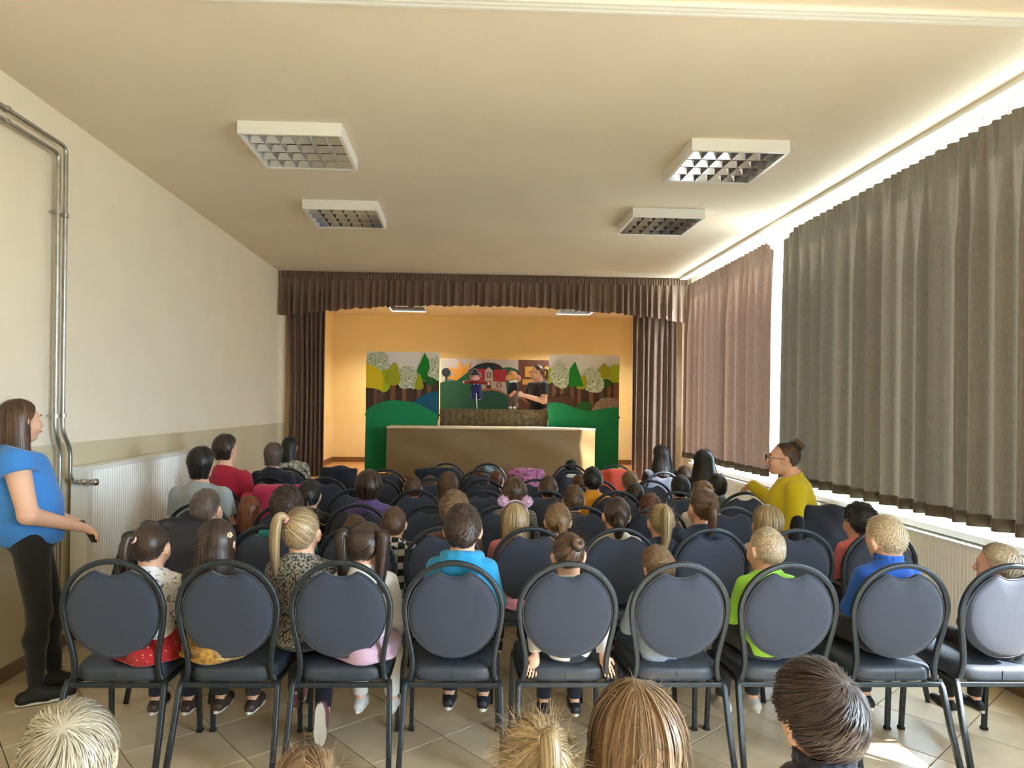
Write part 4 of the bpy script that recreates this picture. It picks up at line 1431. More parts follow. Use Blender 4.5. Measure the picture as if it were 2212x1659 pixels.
def strands_short(n, r, length, thick, whorl=(0.12, -0.45, 0.88), swirl=0.5, mess=0.15, w0=0.0016, m=6, fringe=0.0):
    d = roots(n, r)
    wv = nrm(np.array(whorl, float))
    L = length * r.uniform(0.6, 1.2, n)
    P, Nn = [], []
    off0 = r.uniform(0.2, 1.0, n) * thick
    cl = r.normal(size=(5, 3)) * 9
    lump = sum(np.sin(d @ c + i) for i, c in enumerate(cl)) / 5
    off0 = off0 * (1.0 + 0.55 * lump)
    jit = r.normal(size=(n, 3)) * mess
    for i in range(m):
        t = i / (m - 1)
        P.append(HC + d * (rad(d) + 0.001 + off0 * (0.45 + 0.75 * math.sin(min(1, t * 1.2) * PI * 0.62)))[:, None])
        Nn.append(d)
        tg = nrm(-wv + d * (d @ wv)[:, None]) + swirl * np.cross(d, wv) + jit
        tg = tg - d * (tg * d).sum(-1)[:, None]
        az_, el_ = azel(d)
        go_ = (el_ > hairline(az_) - 3.0)
        d = nrm(d + nrm(tg) * (L / (m - 1) / 0.085 * np.where(go_, 1.0, 0.12))[:, None])
    return np.stack(P, 1), np.stack(Nn, 1), widths(n, m, w0, r)

def strands_gather(n, r, tie, thick, sub=None, w0=0.0016, m=9, loose=0.0):
    d0 = roots(n, r, sub)
    T = nrm(np.array(tie, float))
    P, Nn = [], []
    off = r.uniform(0.25, 1.0, n) * thick
    off = off * (1 + 0.4 * sum(np.sin(d0 @ c + i) for i, c in enumerate(r.normal(size=(5, 3)) * 10)) / 3)
    wob = r.normal(size=(n, 3)) * loose
    for i in range(m):
        t = i / (m - 1)
        tt = 1 - (1 - t) ** 1.2
        d = nrm(d0 * (1 - tt) + T * tt * 1.02 + wob * math.sin(PI * t))
        P.append(HC + d * (rad(d) + 0.001 + off * math.sin(PI * min(1, 0.15 + t * 0.85) * 0.75))[:, None])
        Nn.append(d)
    return np.stack(P, 1), np.stack(Nn, 1), widths(n, m, w0, r, 0.8)

def tail(guide, radii, n, r, w0=0.0016, m=14, fr=0.06, wave=0.0):
    """Tail of hair along a guide polyline with a radius profile; returns ribbons and an inner core."""
    G = np.array(catmull([tuple(g) for g in guide], 8))
    s = np.linspace(0, 1, len(G)); S = np.linspace(0, 1, m)
    G = np.stack([np.interp(S, s, G[:, i]) for i in range(3)], 1)
    R = np.interp(S, np.linspace(0, 1, len(radii)), radii)
    T = nrm(np.gradient(G, axis=0))
    A = nrm(np.cross(T, np.array((0.13, 1.0, 0.21)))); B = np.cross(T, A)
    th = r.uniform(0, 2 * PI, n); rho = np.sqrt(r.uniform(0.25, 1, n))
    ln = r.uniform(0.82, 1.0, n)
    P = np.zeros((n, m, 3)); Nn = np.zeros((n, m, 3))
    dr = r.normal(size=(n, 2)) * fr * R.max()
    ph = r.uniform(0, 6.28, n)
    for i in range(m):
        t = S[i]
        ti = t * ln
        gi = np.stack([np.interp(ti, S, G[:, k]) for k in range(3)], 1)
        ri = np.interp(ti, S, R)
        Ai = nrm(np.stack([np.interp(ti, S, A[:, k]) for k in range(3)], 1)); Bi = nrm(np.stack([np.interp(ti, S, B[:, k]) for k in range(3)], 1))
        o = (np.cos(th) * rho * ri + dr[:, 0] * t + wave * np.sin(9 * t + ph))[:, None] * Ai + (np.sin(th) * rho * ri + dr[:, 1] * t)[:, None] * Bi
        P[:, i] = gi + o
        Nn[:, i] = nrm(o + 1e-6)
    V1, Q1 = ribbons(P, Nn, widths(n, m, w0, r, 0.4))
    k = 10
    an = np.linspace(0, 2 * PI, k, endpoint=False)
    C = (G[:, None, :] + 0.86 * R[:, None, None] * (np.cos(an)[None, :, None] * A[:, None, :] + np.sin(an)[None, :, None] * B[:, None, :])).reshape(-1, 3)
    idx = np.arange(m * k).reshape(m, k); nx = np.roll(idx, -1, 1)
    Q2 = np.stack([idx[:-1], idx[1:], nx[1:], nx[:-1]], -1).reshape(-1, 4)
    return [(V1, Q1), (C, Q2)]

def strands_long(n, r, zend, thick, part=0.0, front=70, w0=0.0018, m=16, inward=0.0, spread=1.0, tuck=0.0):
    d0 = roots(n, r)
    az, el = azel(d0)
    sgn = np.where(d0[:, 0] - part * 0.07 >= 0, 1, -1)
    aa = np.abs(az)
    aend = np.where(aa < math.radians(front), math.radians(front) + aa * 0.28, aa)
    aend = np.clip(aend + r.normal(size=n) * 0.05, math.radians(front), PI)
    aend = aend * np.where(aa > 2.6, np.sign(az + 1e-9), sgn)
    eend = np.radians(r.uniform(-22, -4, n))
    dE = np.stack([np.sin(aend) * np.cos(eend), np.cos(aend) * np.cos(eend), np.sin(eend)], 1)
    off = r.uniform(0.3, 1.0, n) * thick
    off = off * (1 + 0.5 * sum(np.sin(dE @ c + i) for i, c in enumerate(r.normal(size=(5, 3)) * 11)) / 3)
    k = 7
    P, Nn = [], []
    for i in range(k):
        t = i / (k - 1)
        d = nrm(d0 * (1 - t) + dE * t)
        P.append(HC + d * (rad(d) + 0.001 + off * (0.5 + 0.5 * math.sin(t * PI / 2)))[:, None]); Nn.append(d)
    last = P[-1].copy()
    hz = last - np.array((0, -0.02, 0)); hz[:, 2] = 0; hz = nrm(hz)
    ze = zend + r.uniform(-0.03, 0.03, n)
    jx = r.normal(size=(n, 3)) * 0.006; jx[:, 2] = 0
    for i in range(1, m - k + 1):
        t = i / (m - k)
        q = last.copy()
        q[:, 2] = last[:, 2] + (ze - last[:, 2]) * t
        q -= hz * (inward * t)[..., None] if np.ndim(t) else hz * (inward * t)
        q += jx * t
        q[:, 1] -= tuck * t * np.clip(last[:, 1] + 0.05, 0, 1)
        P.append(q); Nn.append(hz)
    return np.stack(P, 1), np.stack(Nn, 1), widths(n, m, w0, r, 0.5)

def drape(zend, thick, front=70, inward=0.0, nu=30, nv=8, tuck=0.0):
    """Backing sheet for loose long hair."""
    a = np.linspace(math.radians(front), 2 * PI - math.radians(front), nu)
    V = []
    for j in range(nv + 1):
        t = j / nv
        e = math.radians(6)
        d = np.stack([np.sin(a) * math.cos(e), np.cos(a) * math.cos(e), np.full(nu, math.sin(e))], 1)
        p = HC + d * (rad(d) + thick * 0.55)[:, None]
        hz = p.copy(); hz[:, 2] = 0; hz = nrm(hz)
        z0 = p[:, 2].copy()
        p[:, 2] = z0 + (zend - z0) * t
        p -= hz * inward * t
        p[:, 1] -= tuck * t * np.clip(p[:, 1] + 0.05, 0, 1)
        V.append(p)
    V = np.concatenate(V)
    idx = np.arange((nv + 1) * nu).reshape(nv + 1, nu)
    return V, np.stack([idx[:-1, :-1], idx[:-1, 1:], idx[1:, 1:], idx[1:, :-1]], -1).reshape(-1, 4)

def flyaways(n, r, length=0.05, w0=0.0005):
    d = roots(n, r, lambda q: q[:, 2] > -0.3)
    tg = nrm(r.normal(size=(n, 3)) + d * 0.8)
    P, Nn = [], []
    p = HC + d * (rad(d) + 0.006)[:, None]
    for i in range(5):
        P.append(p.copy()); Nn.append(d)
        p = p + tg * (length / 4)
        tg = nrm(tg + np.array((0, 0, -0.25)) + r.normal(size=(n, 3)) * 0.15)
    return np.stack(P, 1), np.stack(Nn, 1), widths(n, 5, w0, r, 0.4)

def join(parts):
    V, Q, k = [], [], 0
    for v, q in parts:
        V.append(v); Q.append(q + k); k += len(v)
    return np.concatenate(V), np.concatenate(Q)

def hair(style, q=1.0, seed=0, **o):
    """Returns (V, Q, ties) in head-local metres; q scales the number of strands; ties = list of (pos, normal, radius)."""
    r = np.random.default_rng(seed)
    N = lambda k: max(60, int(k * q))
    wf = (1.0 / max(q, 0.08)) ** 0.35
    w0 = 0.0016 * wf
    parts, ties = [], []
    th = o.get('thick', 0.012)
    if style in ('short', 'buzz', 'tousled', 'curly', 'bob'):
        parts.append(cap(th * 0.42))
        if style == 'short':
            parts.append(ribbons(*strands_short(N(2600), r, o.get('length', 0.040), th, o.get('whorl', (0.12, -0.5, 0.86)), 0.5, 0.12, w0)))
        elif style == 'buzz':
            parts.append(ribbons(*strands_short(N(2600), r, 0.012, th, o.get('whorl', (0.12, -0.5, 0.86)), 0.6, 0.2, w0 * 0.8, m=4)))
        elif style == 'tousled':
            parts.append(ribbons(*strands_short(N(2200), r, o.get('length', 0.055), th, o.get('whorl', (0.12, -0.5, 0.86)), 0.5, 0.45, w0)))
            parts.append(ribbons(*flyaways(N(200), r, 0.045)))
        elif style == 'curly':
            P, Nn, w = strands_short(N(1700), r, 0.055, th, (0.1, -0.5, 0.86), 0.9, 0.7, w0 * 1.2, m=10)
            ph = r.uniform(0, 6.28, len(P))
            s = np.linspace(0, 1, 10)
            c = nrm(np.cross(Nn, np.array((0.3, 0.5, 0.8))))
            P = P + c * (0.006 * np.sin(14 * s[None] + ph[:, None]))[..., None] + Nn * (0.005 * np.cos(14 * s[None] + ph[:, None]) + 0.004)[..., None]
            parts.append(ribbons(P, Nn, w))
        else:
            parts.append(drape(o.get('zend', -0.075), th, o.get('front', 78), o.get('inward', 0.018)))
            parts.append(ribbons(*strands_long(N(2400), r, o.get('zend', -0.08), th, o.get('part', 0.2), o.get('front', 74), w0 * 1.1, inward=o.get('inward', 0.018))))
            parts.append(ribbons(*flyaways(N(120), r, 0.03)))
    elif style in ('pony', 'bun'):
        tie = nrm(np.array(o.get('tie', (0, -0.9, 0.42))))
        parts.append(cap(th * 0.30))
        parts.append(ribbons(*strands_gather(N(2400), r, tie, th, None, w0, loose=o.get('loose', 0.03))))
        parts.append(ribbons(*flyaways(N(o.get('fly', 130)), r, 0.05)))
        tp = HC + tie * (rad(tie) + th)
        if style == 'pony':
            L = o.get('len', 0.20); sx = o.get('dx', 0.0); ou = o.get('out', 0.045)
            g = [tp - tie * 0.012, tp + tie * ou * 0.55 + np.array((0, 0, 0.006)), tp + tie * ou + np.array((sx * 0.25, 0, -0.03)), tp + tie * ou * 0.9 + np.array((sx * 0.7, 0.0, -L * 0.5)), tp + tie * ou * 0.5 + np.array((sx, 0.01, -L))]
            R = o.get('rad', 0.020)
            parts += tail(g, [0.011, R * 0.85, R * 1.1, R * 1.05, R * 0.6], N(800), r, w0, wave=o.get('wave', 0.0))
            ties.append((tp + tie * 0.006, tie, 0.0135))
        else:
            br = o.get('bun', 0.034)
            c = tp + tie * br * 0.55
            A = nrm(np.cross(tie, np.array((0.2, 0.1, 1.0)))); B = np.cross(tie, A)
            n = N(900)
            a0 = r.uniform(0, 2 * PI, n); ti = r.uniform(0, 2 * PI, n); m = 9
            P = np.zeros((n, m, 3)); Nn = np.zeros((n, m, 3))
            for i in range(m):
                a = a0 + 1.6 * i / (m - 1); tw = ti + 0.7 * i / (m - 1)
                ctr = c + (np.cos(a)[:, None] * A + np.sin(a)[:, None] * B) * br * 0.55
                ou = (np.cos(a)[:, None] * A + np.sin(a)[:, None] * B) * np.cos(tw)[:, None] + tie * np.sin(tw)[:, None]
                P[:, i] = ctr + ou * br * 0.5 * r.uniform(0.93, 1.05, n)[:, None]; Nn[:, i] = ou
            parts.append(ribbons(P, Nn, widths(n, m, w0 * 1.2, r, 0.8)))
            k1, k2 = 16, 8
            aa, bb = np.meshgrid(np.linspace(0, 2 * PI, k1, endpoint=False), np.linspace(0, 2 * PI, k2, endpoint=False), indexing='ij')
            rr_ = np.cos(aa)[..., None] * A + np.sin(aa)[..., None] * B
            tv = (c + rr_ * br * 0.55 + (rr_ * np.cos(bb)[..., None] + tie * np.sin(bb)[..., None]) * br * 0.46).reshape(-1, 3)
            idx = np.arange(k1 * k2).reshape(k1, k2)
            parts.append((tv, np.stack([idx, np.roll(idx, -1, 0), np.roll(np.roll(idx, -1, 0), -1, 1), np.roll(idx, -1, 1)], -1).reshape(-1, 4)))
            ties.append((tp - tie * 0.002, tie, br * 0.8))
    elif style == 'pigtails':
        parts.append(cap(th * 0.30))
        for sg in (-1, 1):
            tie = nrm(np.array(o.get('tie', (0.80, -0.45, 0.30))) * np.array((sg, 1, 1)))
            parts.append(ribbons(*strands_gather(N(1200), r, tie, th, (lambda d, s=sg: d[:, 0] * s > 0.012), w0, loose=0.02)))
            tp = HC + tie * (rad(tie) + th)
            L = o.get('len', 0.22)
            g = [tp - tie * 0.012, tp + tie * 0.025, tp + tie * 0.035 + np.array((0, 0, -0.03)), tp + tie * 0.022 + np.array((0, -0.005, -L * 0.5)), tp + tie * 0.005 + np.array((0, -0.01, -L))]
            R = o.get('rad', 0.018)
            parts += tail(g, [0.010, R * 0.9, R * 1.1, R, R * 0.5], N(500), r, w0)
            ties.append((tp + tie * 0.004, tie, 0.0125))
        parts.append(ribbons(*flyaways(N(80), r, 0.04)))
    elif style == 'long':
        z = o.get('zend', -0.30)
        parts.append(cap(th * 0.38))
        parts.append(drape(z + 0.02, th * 0.7, o.get('front', 74), o.get('inward', 0.0), tuck=o.get('tuck', 0.0)))
        parts.append(ribbons(*strands_long(N(3000), r, z, th, o.get('part', 0.0), o.get('front', 70), w0 * 1.15, inward=o.get('inward', 0.0), tuck=o.get('tuck', 0.0))))
        parts.append(ribbons(*flyaways(N(90), r, 0.035)))
    V, Q = join(parts)
    return V, Q, ties

def hair_mat(name, a, b, rough=0.42):
    m = bpy.data.materials.new('hair_' + name)
    m.use_nodes = True
    nt = m.node_tree
    p = nt.nodes['Principled BSDF']
    p.inputs['Roughness'].default_value = rough
    p.inputs['Specular IOR Level'].default_value = 0.55
    p.inputs['Sheen Weight'].default_value = 0.1
    g = nt.nodes.new('ShaderNodeNewGeometry')
    r = nt.nodes.new('ShaderNodeValToRGB')
    r.color_ramp.elements[0].color = (*_lin(a), 1); r.color_ramp.elements[1].color = (*_lin(b), 1)
    r.color_ramp.elements[0].position = 0.1; r.color_ramp.elements[1].position = 0.95
    nt.links.new(g.outputs['Random Per Island'], r.inputs[0])
    nt.links.new(r.outputs[0], p.inputs['Base Color'])
    return m
HM = dict(black=hair_mat('black', (20, 18, 18), (44, 38, 36)), darkbrown=hair_mat('dark_brown', (38, 27, 22), (78, 56, 44)),
          brown=hair_mat('brown', (62, 42, 30), (116, 84, 60)), redbrown=hair_mat('red_brown', (66, 34, 22), (120, 70, 44)),
          lightbrown=hair_mat('light_brown', (98, 74, 52), (160, 128, 92)), blonde=hair_mat('blonde', (134, 112, 82), (198, 174, 136)),
          ash=hair_mat('ash_blond', (152, 141, 120), (196, 186, 166)), greybrown=hair_mat('grey_brown', (78, 66, 58), (126, 110, 98)),
          buzzblond=hair_mat('cropped_blond', (160, 140, 112), (204, 186, 158)), auburn=hair_mat('auburn', (86, 44, 24), (136, 78, 42)))
M_SKIN = bpy.data.materials.new('skin')
M_SKIN.use_nodes = True
b_ = M_SKIN.node_tree.nodes['Principled BSDF']
b_.inputs['Base Color'].default_value = (*_lin((226, 178, 150)), 1)
b_.inputs['Roughness'].default_value = 0.5
b_.inputs['Subsurface Weight'].default_value = 0.15
b_.inputs['Subsurface Radius'].default_value = (0.010, 0.004, 0.002)
b_.inputs['Subsurface Scale'].default_value = 1.0
# ------------------------------------------------------------------ wardrobe
def cloth(name, rgb, **k):
    if 'cloth_' + name in MATS: return MATS['cloth_' + name]
    return mat('cloth_' + name, rgb, k.pop('rough', 0.85), sheen=0.2, bump=k.pop('bump', 0.12), bscale=k.pop('bscale', 300), **k)
CL = dict(
    floral=cloth('floral', (232, 232, 238), second=(128, 124, 138), vscale=60, ramp=(0.57, 0.62)), reddot=cloth('red_dotted', (226, 214, 210), second=(160, 20, 24), vscale=55, pattern='dots', ramp=(0.13, 0.17)), gold=cloth('gold', (190, 146, 60), rough=0.4, second=(120, 84, 30), vscale=60),
    leopard=cloth('grey_leopard', (150, 146, 138), second=(36, 36, 36), vscale=110, ramp=(0.46, 0.56)), mauve=cloth('mauve_tulle', (188, 158, 182)), hoodie=cloth('cyan_blue', (26, 142, 196)),
    pink=cloth('pink', (206, 120, 140)), palepink=cloth('pale_pink', (226, 160, 196)), white=cloth('white', (224, 224, 226)), navy=cloth('navy', (24, 28, 46)), denim=cloth('denim', (44, 64, 90), var=0.2, vscale=60),
    lightdenim=cloth('light_denim', (150, 168, 188), var=0.15, vscale=50), lime=cloth('lime', (150, 214, 70)), royal=cloth('royal_blue', (24, 84, 182)), charcoal=cloth('charcoal', (38, 38, 42)), black=cloth('black', (14, 14, 16)),
    grey=cloth('heather_grey', (156, 164, 170)), red=cloth('crimson', (166, 22, 50)), teal=cloth('teal', (20, 130, 146)), purple=cloth('purple', (92, 70, 136)), checker=cloth('checker_grey', (200, 204, 210), second=(26, 30, 40), vscale=24, pattern='checker', ramp=(0.4, 0.6)),
    yellow=cloth('mustard_yellow', (214, 194, 10)), orange=cloth('amber', (222, 152, 28)), blouse=cloth('leaf_blouse', (206, 204, 184), second=(24, 28, 34), vscale=38), skyblue=cloth('cornflower', (56, 128, 206)),
    beige=cloth('beige', (204, 192, 178)), coral=cloth('coral_pink', (214, 110, 116)), brown=cloth('brown_cloth', (92, 66, 52)), greygreen=cloth('sage', (90, 104, 96)), magenta=cloth('magenta_padded', (196, 40, 96), rough=0.5),
    orangered=cloth('orange_red', (206, 78, 52)), stripepink=cloth('striped_pink', (206, 136, 178), second=(120, 60, 100), vscale=30), iceblue=cloth('ice_blue', (138, 160, 178)), darkdenim=cloth('dark_denim', (22, 28, 44), var=0.2, vscale=40))
M_SOLE = mat('white_sole', (218, 216, 208), 0.6)
M_SHOE = dict(black=mat('shoe_black', (22, 22, 24), 0.6), white=mat('shoe_white', (206, 204, 200), 0.5), mauve=mat('shoe_mauve', (130, 84, 96), 0.5), dark=mat('shoe_dark', (40, 42, 50), 0.5), brown=mat('shoe_brown', (70, 52, 44), 0.5))
M_TIE = dict(pink=mat('tie_pink', (236, 160, 170), 0.6), peach=mat('tie_peach', (236, 196, 178), 0.6), white=mat('tie_white', (238, 224, 196), 0.5), black=mat('tie_black', (20, 20, 20), 0.6))

def sole_mesh(heel, toe, up, sd, w, th=0.014):
    t = toe - heel; L = np.linalg.norm(t); t = t / L
    c = heel - up * (w * 0.74)
    out = []
    for a in np.linspace(0, 2 * PI, 24, endpoint=False):
        x = math.cos(a); y = math.sin(a)
        ww = w * (1.02 + 0.18 * x) * (1 - 0.16 * math.exp(-((x + 0.1) / 0.35) ** 2))
        out.append(c + t * (L / 2 + (L / 2 + w * 1.02) * x) + sd * ww * math.copysign(abs(y) ** 0.8, y))
    n = len(out)
    V = [p + up * th * 0.6 for p in out] + [p - up * th * 0.4 for p in out]
    return mesh_from('sole', V, [tuple(range(n)), tuple(range(2 * n - 1, n - 1, -1))] + [(i, i + n, (i + 1) % n + n, (i + 1) % n) for i in range(n)], M_SOLE)

_cache = {}
def figure_meshes(key, J, h=0.0075, face=False, hands=True, ears=True, sleeve=('long',), trouser_to=0.97, e=0.010, skirt=None, wr=0.0025):
    """Meshes of one pose: skin body, tops, trousers, shoes."""
    if key in _cache:
        return _cache[key]
    G = body_groups(J, face, hands, ears)
    D = dict(J=J)
    D['body'] = np_mesh('body', *surface(flat(G, ALLK), h), M_SKIN)
    zn = J['neck'][2] - (0.012 if J['adult'] else 0.008)
    for sl in sleeve:
        L = shirt_prims(J, G, e, sl)
        L += [rc(J['neck'] + V3(0, 0, -0.02), J['neck'] + V3(0, -0.004, 0.03), 0.062 if J['adult'] else 0.050, 0.058 if J['adult'] else 0.047, k=0.03)]
        zh = J.get('hem', J['pelvis'][2] - (0.06 if J['adult'] else 0.045))
        D['top_' + sl] = np_mesh('top', *surface(L, h, [(V3(0, 0, zh), V3(0, 0, -1)), (V3(0, J['neck'][1], zn + 0.012), nrm(V3(0, 0.35, 1)))], wr, 3), None)
    D['trousers'] = np_mesh('trousers', *surface(trouser_prims(J, G, 0.008, trouser_to), h, [(V3(0, 0, J['pelvis'][2] + (0.05 if J['adult'] else 0.035)), V3(0, 0, 1))], min(wr, 0.002), 5), None)
    if skirt:
        D['skirt'] = np_mesh('skirt', *surface([ell(J['pelvis'] + V3(0, 0.07, -0.02), (skirt, 0.20, 0.062), k=0.03), ell(J['pelvis'] + V3(0, 0.0, 0.03), (0.125, 0.095, 0.06), k=0.03), ell(J['pelvis'] + V3(0, 0.0, -0.055), (skirt * 0.95, 0.13, 0.03), k=0.02)], h, [], 0.006, 7), None)
    for nm in 'LR':
        b, c, sp = shoe_prims(J, nm)
        D['shoe' + nm] = np_mesh('shoe', *surface(b, 0.006, [c]), M_SHOE['black'])
        D['sole' + nm] = sole_mesh(*sp)
    _cache[key] = D
    return D

TORUS = {}
def torus_mesh(R, r, k1=16, k2=8):
    key = (round(R, 4), round(r, 4))
    if key not in TORUS:
        aa, bb = np.meshgrid(np.linspace(0, 2 * PI, k1, endpoint=False), np.linspace(0, 2 * PI, k2, endpoint=False), indexing='ij')
        V = np.stack([(R + r * np.cos(bb)) * np.cos(aa), (R + r * np.cos(bb)) * np.sin(aa), r * np.sin(bb)], -1).reshape(-1, 3)
        idx = np.arange(k1 * k2).reshape(k1, k2)
        Q = np.stack([idx, np.roll(idx, -1, 0), np.roll(np.roll(idx, -1, 0), -1, 1), np.roll(idx, -1, 1)], -1).reshape(-1, 4)
        TORUS[key] = np_mesh('hair_tie', V, Q, None)
    return TORUS[key]

HAIRC = {}
def dress(root, D, top, bottom, hairspec, shoes='black', tie=None, q=1.0, seed=0, feet=True):
    """Adds body, clothes, hair and shoes to a person's root Empty."""
    J = D['J']
    link('body', D['body'], root)
    if top:
        link({'hoodie': 'hoodie'}.get(top[2] if len(top) > 2 else '', top[2] if len(top) > 2 else 'shirt'), D['top_' + top[0]], root, CL[top[1]])
    if bottom:
        link(bottom[0], D[bottom[0]], root, CL[bottom[1]])
    if bottom and bottom[0] == 'skirt':
        link('trousers', D['trousers'], root, CL[bottom[2] if len(bottom) > 2 else 'navy'])
    if feet:
        for nm in 'LR':
            so = link('shoe', D['shoe' + nm], root, M_SHOE[shoes])
            link('sole', D['sole' + nm], so)
    style, colour, opts = hairspec
    key = (style, q if q < 0.35 else (q, seed), tuple(sorted((k, str(v)) for k, v in opts.items())))
    if key not in HAIRC:
        V, Q, ties = hair(style, q, seed, **opts)
        HAIRC[key] = (np_mesh('hair', V, Q, HM[colour]), ties)
    me, ties = HAIRC[key]
    ho = link('hair', me, root, HM[colour])
    Hm = Matrix(J['head'].tolist()) @ Matrix.Scale(J['hs'], 4)
    ho.matrix_basis = Hm
    for p, n, R in ties if tie else ():
        t = link('hair_tie', torus_mesh(R, R * 0.42), ho, M_TIE[tie])
        t.matrix_basis = Matrix.Translation(Vector(p)) @ Vector(n).to_track_quat('Z', 'Y').to_matrix().to_4x4()
    return ho

def ball(r, nm='bead', seg=10, rough=None):
    V, F = [], []
    for i in range(seg + 1):
        a = PI * i / seg
        V.append((r * math.sin(a), -r * math.cos(a)))
    return MB().lathe([(x, z) for x, z in V], seg * 2).mesh(nm, None, True)

KV = {}
def kid_variant(k):
    if k not in KV:
        yaw, pitch, tilt = {'A': (0, 0, 0), 'R': (0, -3, 0), 'L': (7, -2, 0), 'D': (0, -16, 0), 'T': (8, -6, -10), 'P': (38, -4, 0)}[k]
        J = seated_joints(yaw=yaw, pitch=pitch, tilt=tilt)
        for nm in 'LR':
            J['an' + nm][2] = 0.185
        KV[k] = figure_meshes('kid' + k, J, 0.0075, face=(k in 'PLR'), sleeve=('long', 'short') if k == 'A' else (), skirt=0.165 if k == 'A' else None)
        if k != 'A':
            B = kid_variant('A')
            for n in ('top_long', 'top_short', 'trousers', 'skirt', 'shoeL', 'shoeR', 'soleL', 'soleR'):
                KV[k][n] = B[n]
    return KV[k]

PEOPLE = {}
def kid(label, u, vt, y, var, hs, top, bottom=('trousers', 'navy'), rz=0.0, q=0.3, seed=1, tie=None, shoes='dark', feet=True, group=None, D=None):
    th = hs[2].get('thick', 0.012)
    p = at(u, vt, y)
    h0 = 0.975 + 0.96 * (0.114 + th)
    s = min(1.2, max(0.86, p.z / h0))
    root = empty('person', (p.x, y - 0.018 * s, p.z - s * h0), math.radians(rz))
    root.scale = (s, s, s)
    tag(root, label, 'person', group)
    D = D or kid_variant(var)
    root['_h'] = 0
    del root['_h']
    ho = dress(root, D, top, bottom, hs, shoes, tie, q, seed, feet)
    return root, ho

def hood(root, m, J, name='hood'):
    nk = J['neck']
    L = []
    R = 0.073
    pts = [nk + V3(R * math.sin(a), -0.004 + R * math.cos(a), -0.012 + 0.012 * (-math.cos(a))) for a in np.linspace(0, 2 * PI, 13)]
    for a, b in zip(pts[:-1], pts[1:]):
        L.append(rc(a, b, 0.022, 0.022, k=0.012))
    L += [ell(nk + V3(0, -0.075, -0.045), (0.085, 0.030, 0.055), k=0.03)]
    return link(name, np_mesh(name, *surface(L, 0.006, [], 0.003, 4), m), root)

def collar(root, m, J, name='collar'):
    nk = J['neck']
    R = 0.052
    L = []
    pts = [nk + V3(R * math.sin(a), 0.0 + R * math.cos(a), 0.005) for a in np.linspace(0.5, 2 * PI - 0.5, 14)]
    for a, b in zip(pts[:-1], pts[1:]):
        L.append(rc(a, b, 0.009, 0.009, k=0.006)); L.append(rc(a + V3(0, 0, 0.018), b + V3(0, 0, 0.018), 0.008, 0.008, k=0.008))
    return link(name, np_mesh(name, *surface(L, 0.005), m), root)
# ------------------------------------------------------------------ the audience: children
kid_variant('A')
RS = lambda r: ROWY[r] + 0.19
S = lambda **k: k
g1 = 'children in the nearest row of chairs'
g2 = 'children in the second row of chairs'
g3 = 'children farther towards the stage'
# nearest row
kid('seated child in a white floral top and red dotted skirt in the nearest row', 330, 1126, RS(1), 'R', ('pony', 'darkbrown', S(tie=(-0.42, -0.84, 0.30), len=0.20, dx=-0.02, rad=0.021, thick=0.010)), ('long', 'floral'), ('skirt', 'reddot', 'navy'), 0, 1.0, 11, 'peach', 'brown', group=g1)
_, girl_h = kid('seated child with a white flower hair clip and a gold skirt', 470, 1116, RS(1), 'R', ('long', 'darkbrown', S(zend=-0.20, thick=0.013, front=84)), ('long', 'charcoal'), ('skirt', 'gold', 'charcoal'), -4, 1.2, 12, None, 'brown', group=g1)
fl = MB()
for a in range(5):
    fl.lathe([(0, -0.004), (0.006, -0.003), (0.007, 0.0), (0.006, 0.003), (0, 0.004)], 8, 'y', (0.008 * math.cos(a * 1.2566), 0, 0.008 * math.sin(a * 1.2566)))
link('hair_clip', fl.mesh('hair_clip', M_TIE['white'], True), girl_h, loc=(0.082, -0.062, 0.050))
Jb = seated_joints(yaw=-6, pitch=4)
for nm in 'LR':
    Jb['an' + nm][2] = 0.185
Jb['anR'] = V3(0.075, 0.13, 0.155); Jb['ftR'] = V3(0.0, 0.10, -1.0)
Db = figure_meshes('kidblonde', Jb, 0.0075, sleeve=('long',))
r_, h_ = kid('seated child in a grey leopard-print dress between the second and third chairs', 655, 1092, RS(1) + 0.02, 'A', ('pony', 'blonde', S(tie=(-0.46, -0.66, 0.60), len=0.27, dx=-0.035, rad=0.022, out=0.05, thick=0.012)), ('long', 'leopard', 'dress'), ('trousers', 'navy'), 0, 1.0, 13, 'pink', 'mauve', group=g1, D=Db)
kid('seated child with cream hair clips and a mauve tulle skirt', 790, 1122, RS(1), 'A', ('pigtails', 'darkbrown', S(tie=(0.78, -0.45, 0.42), len=0.33, rad=0.030, thick=0.011)), ('long', 'white'), ('skirt', 'mauve', 'white'), -6, 1.0, 14, 'white', 'white', group=g1)
hood_r, hoodie_h = kid('seated child in a bright cyan blue hooded top in the nearest row', 1000, 1086, RS(1), 'A', ('short', 'darkbrown', S(length=0.030, thick=0.010, whorl=(0.25, -0.62, 0.74))), ('long', 'hoodie', 'hoodie'), ('trousers', 'navy'), -6, 1.0, 15, None, 'dark', group=g1)
hood(hood_r, CL['hoodie'], kid_variant('A')['J'])
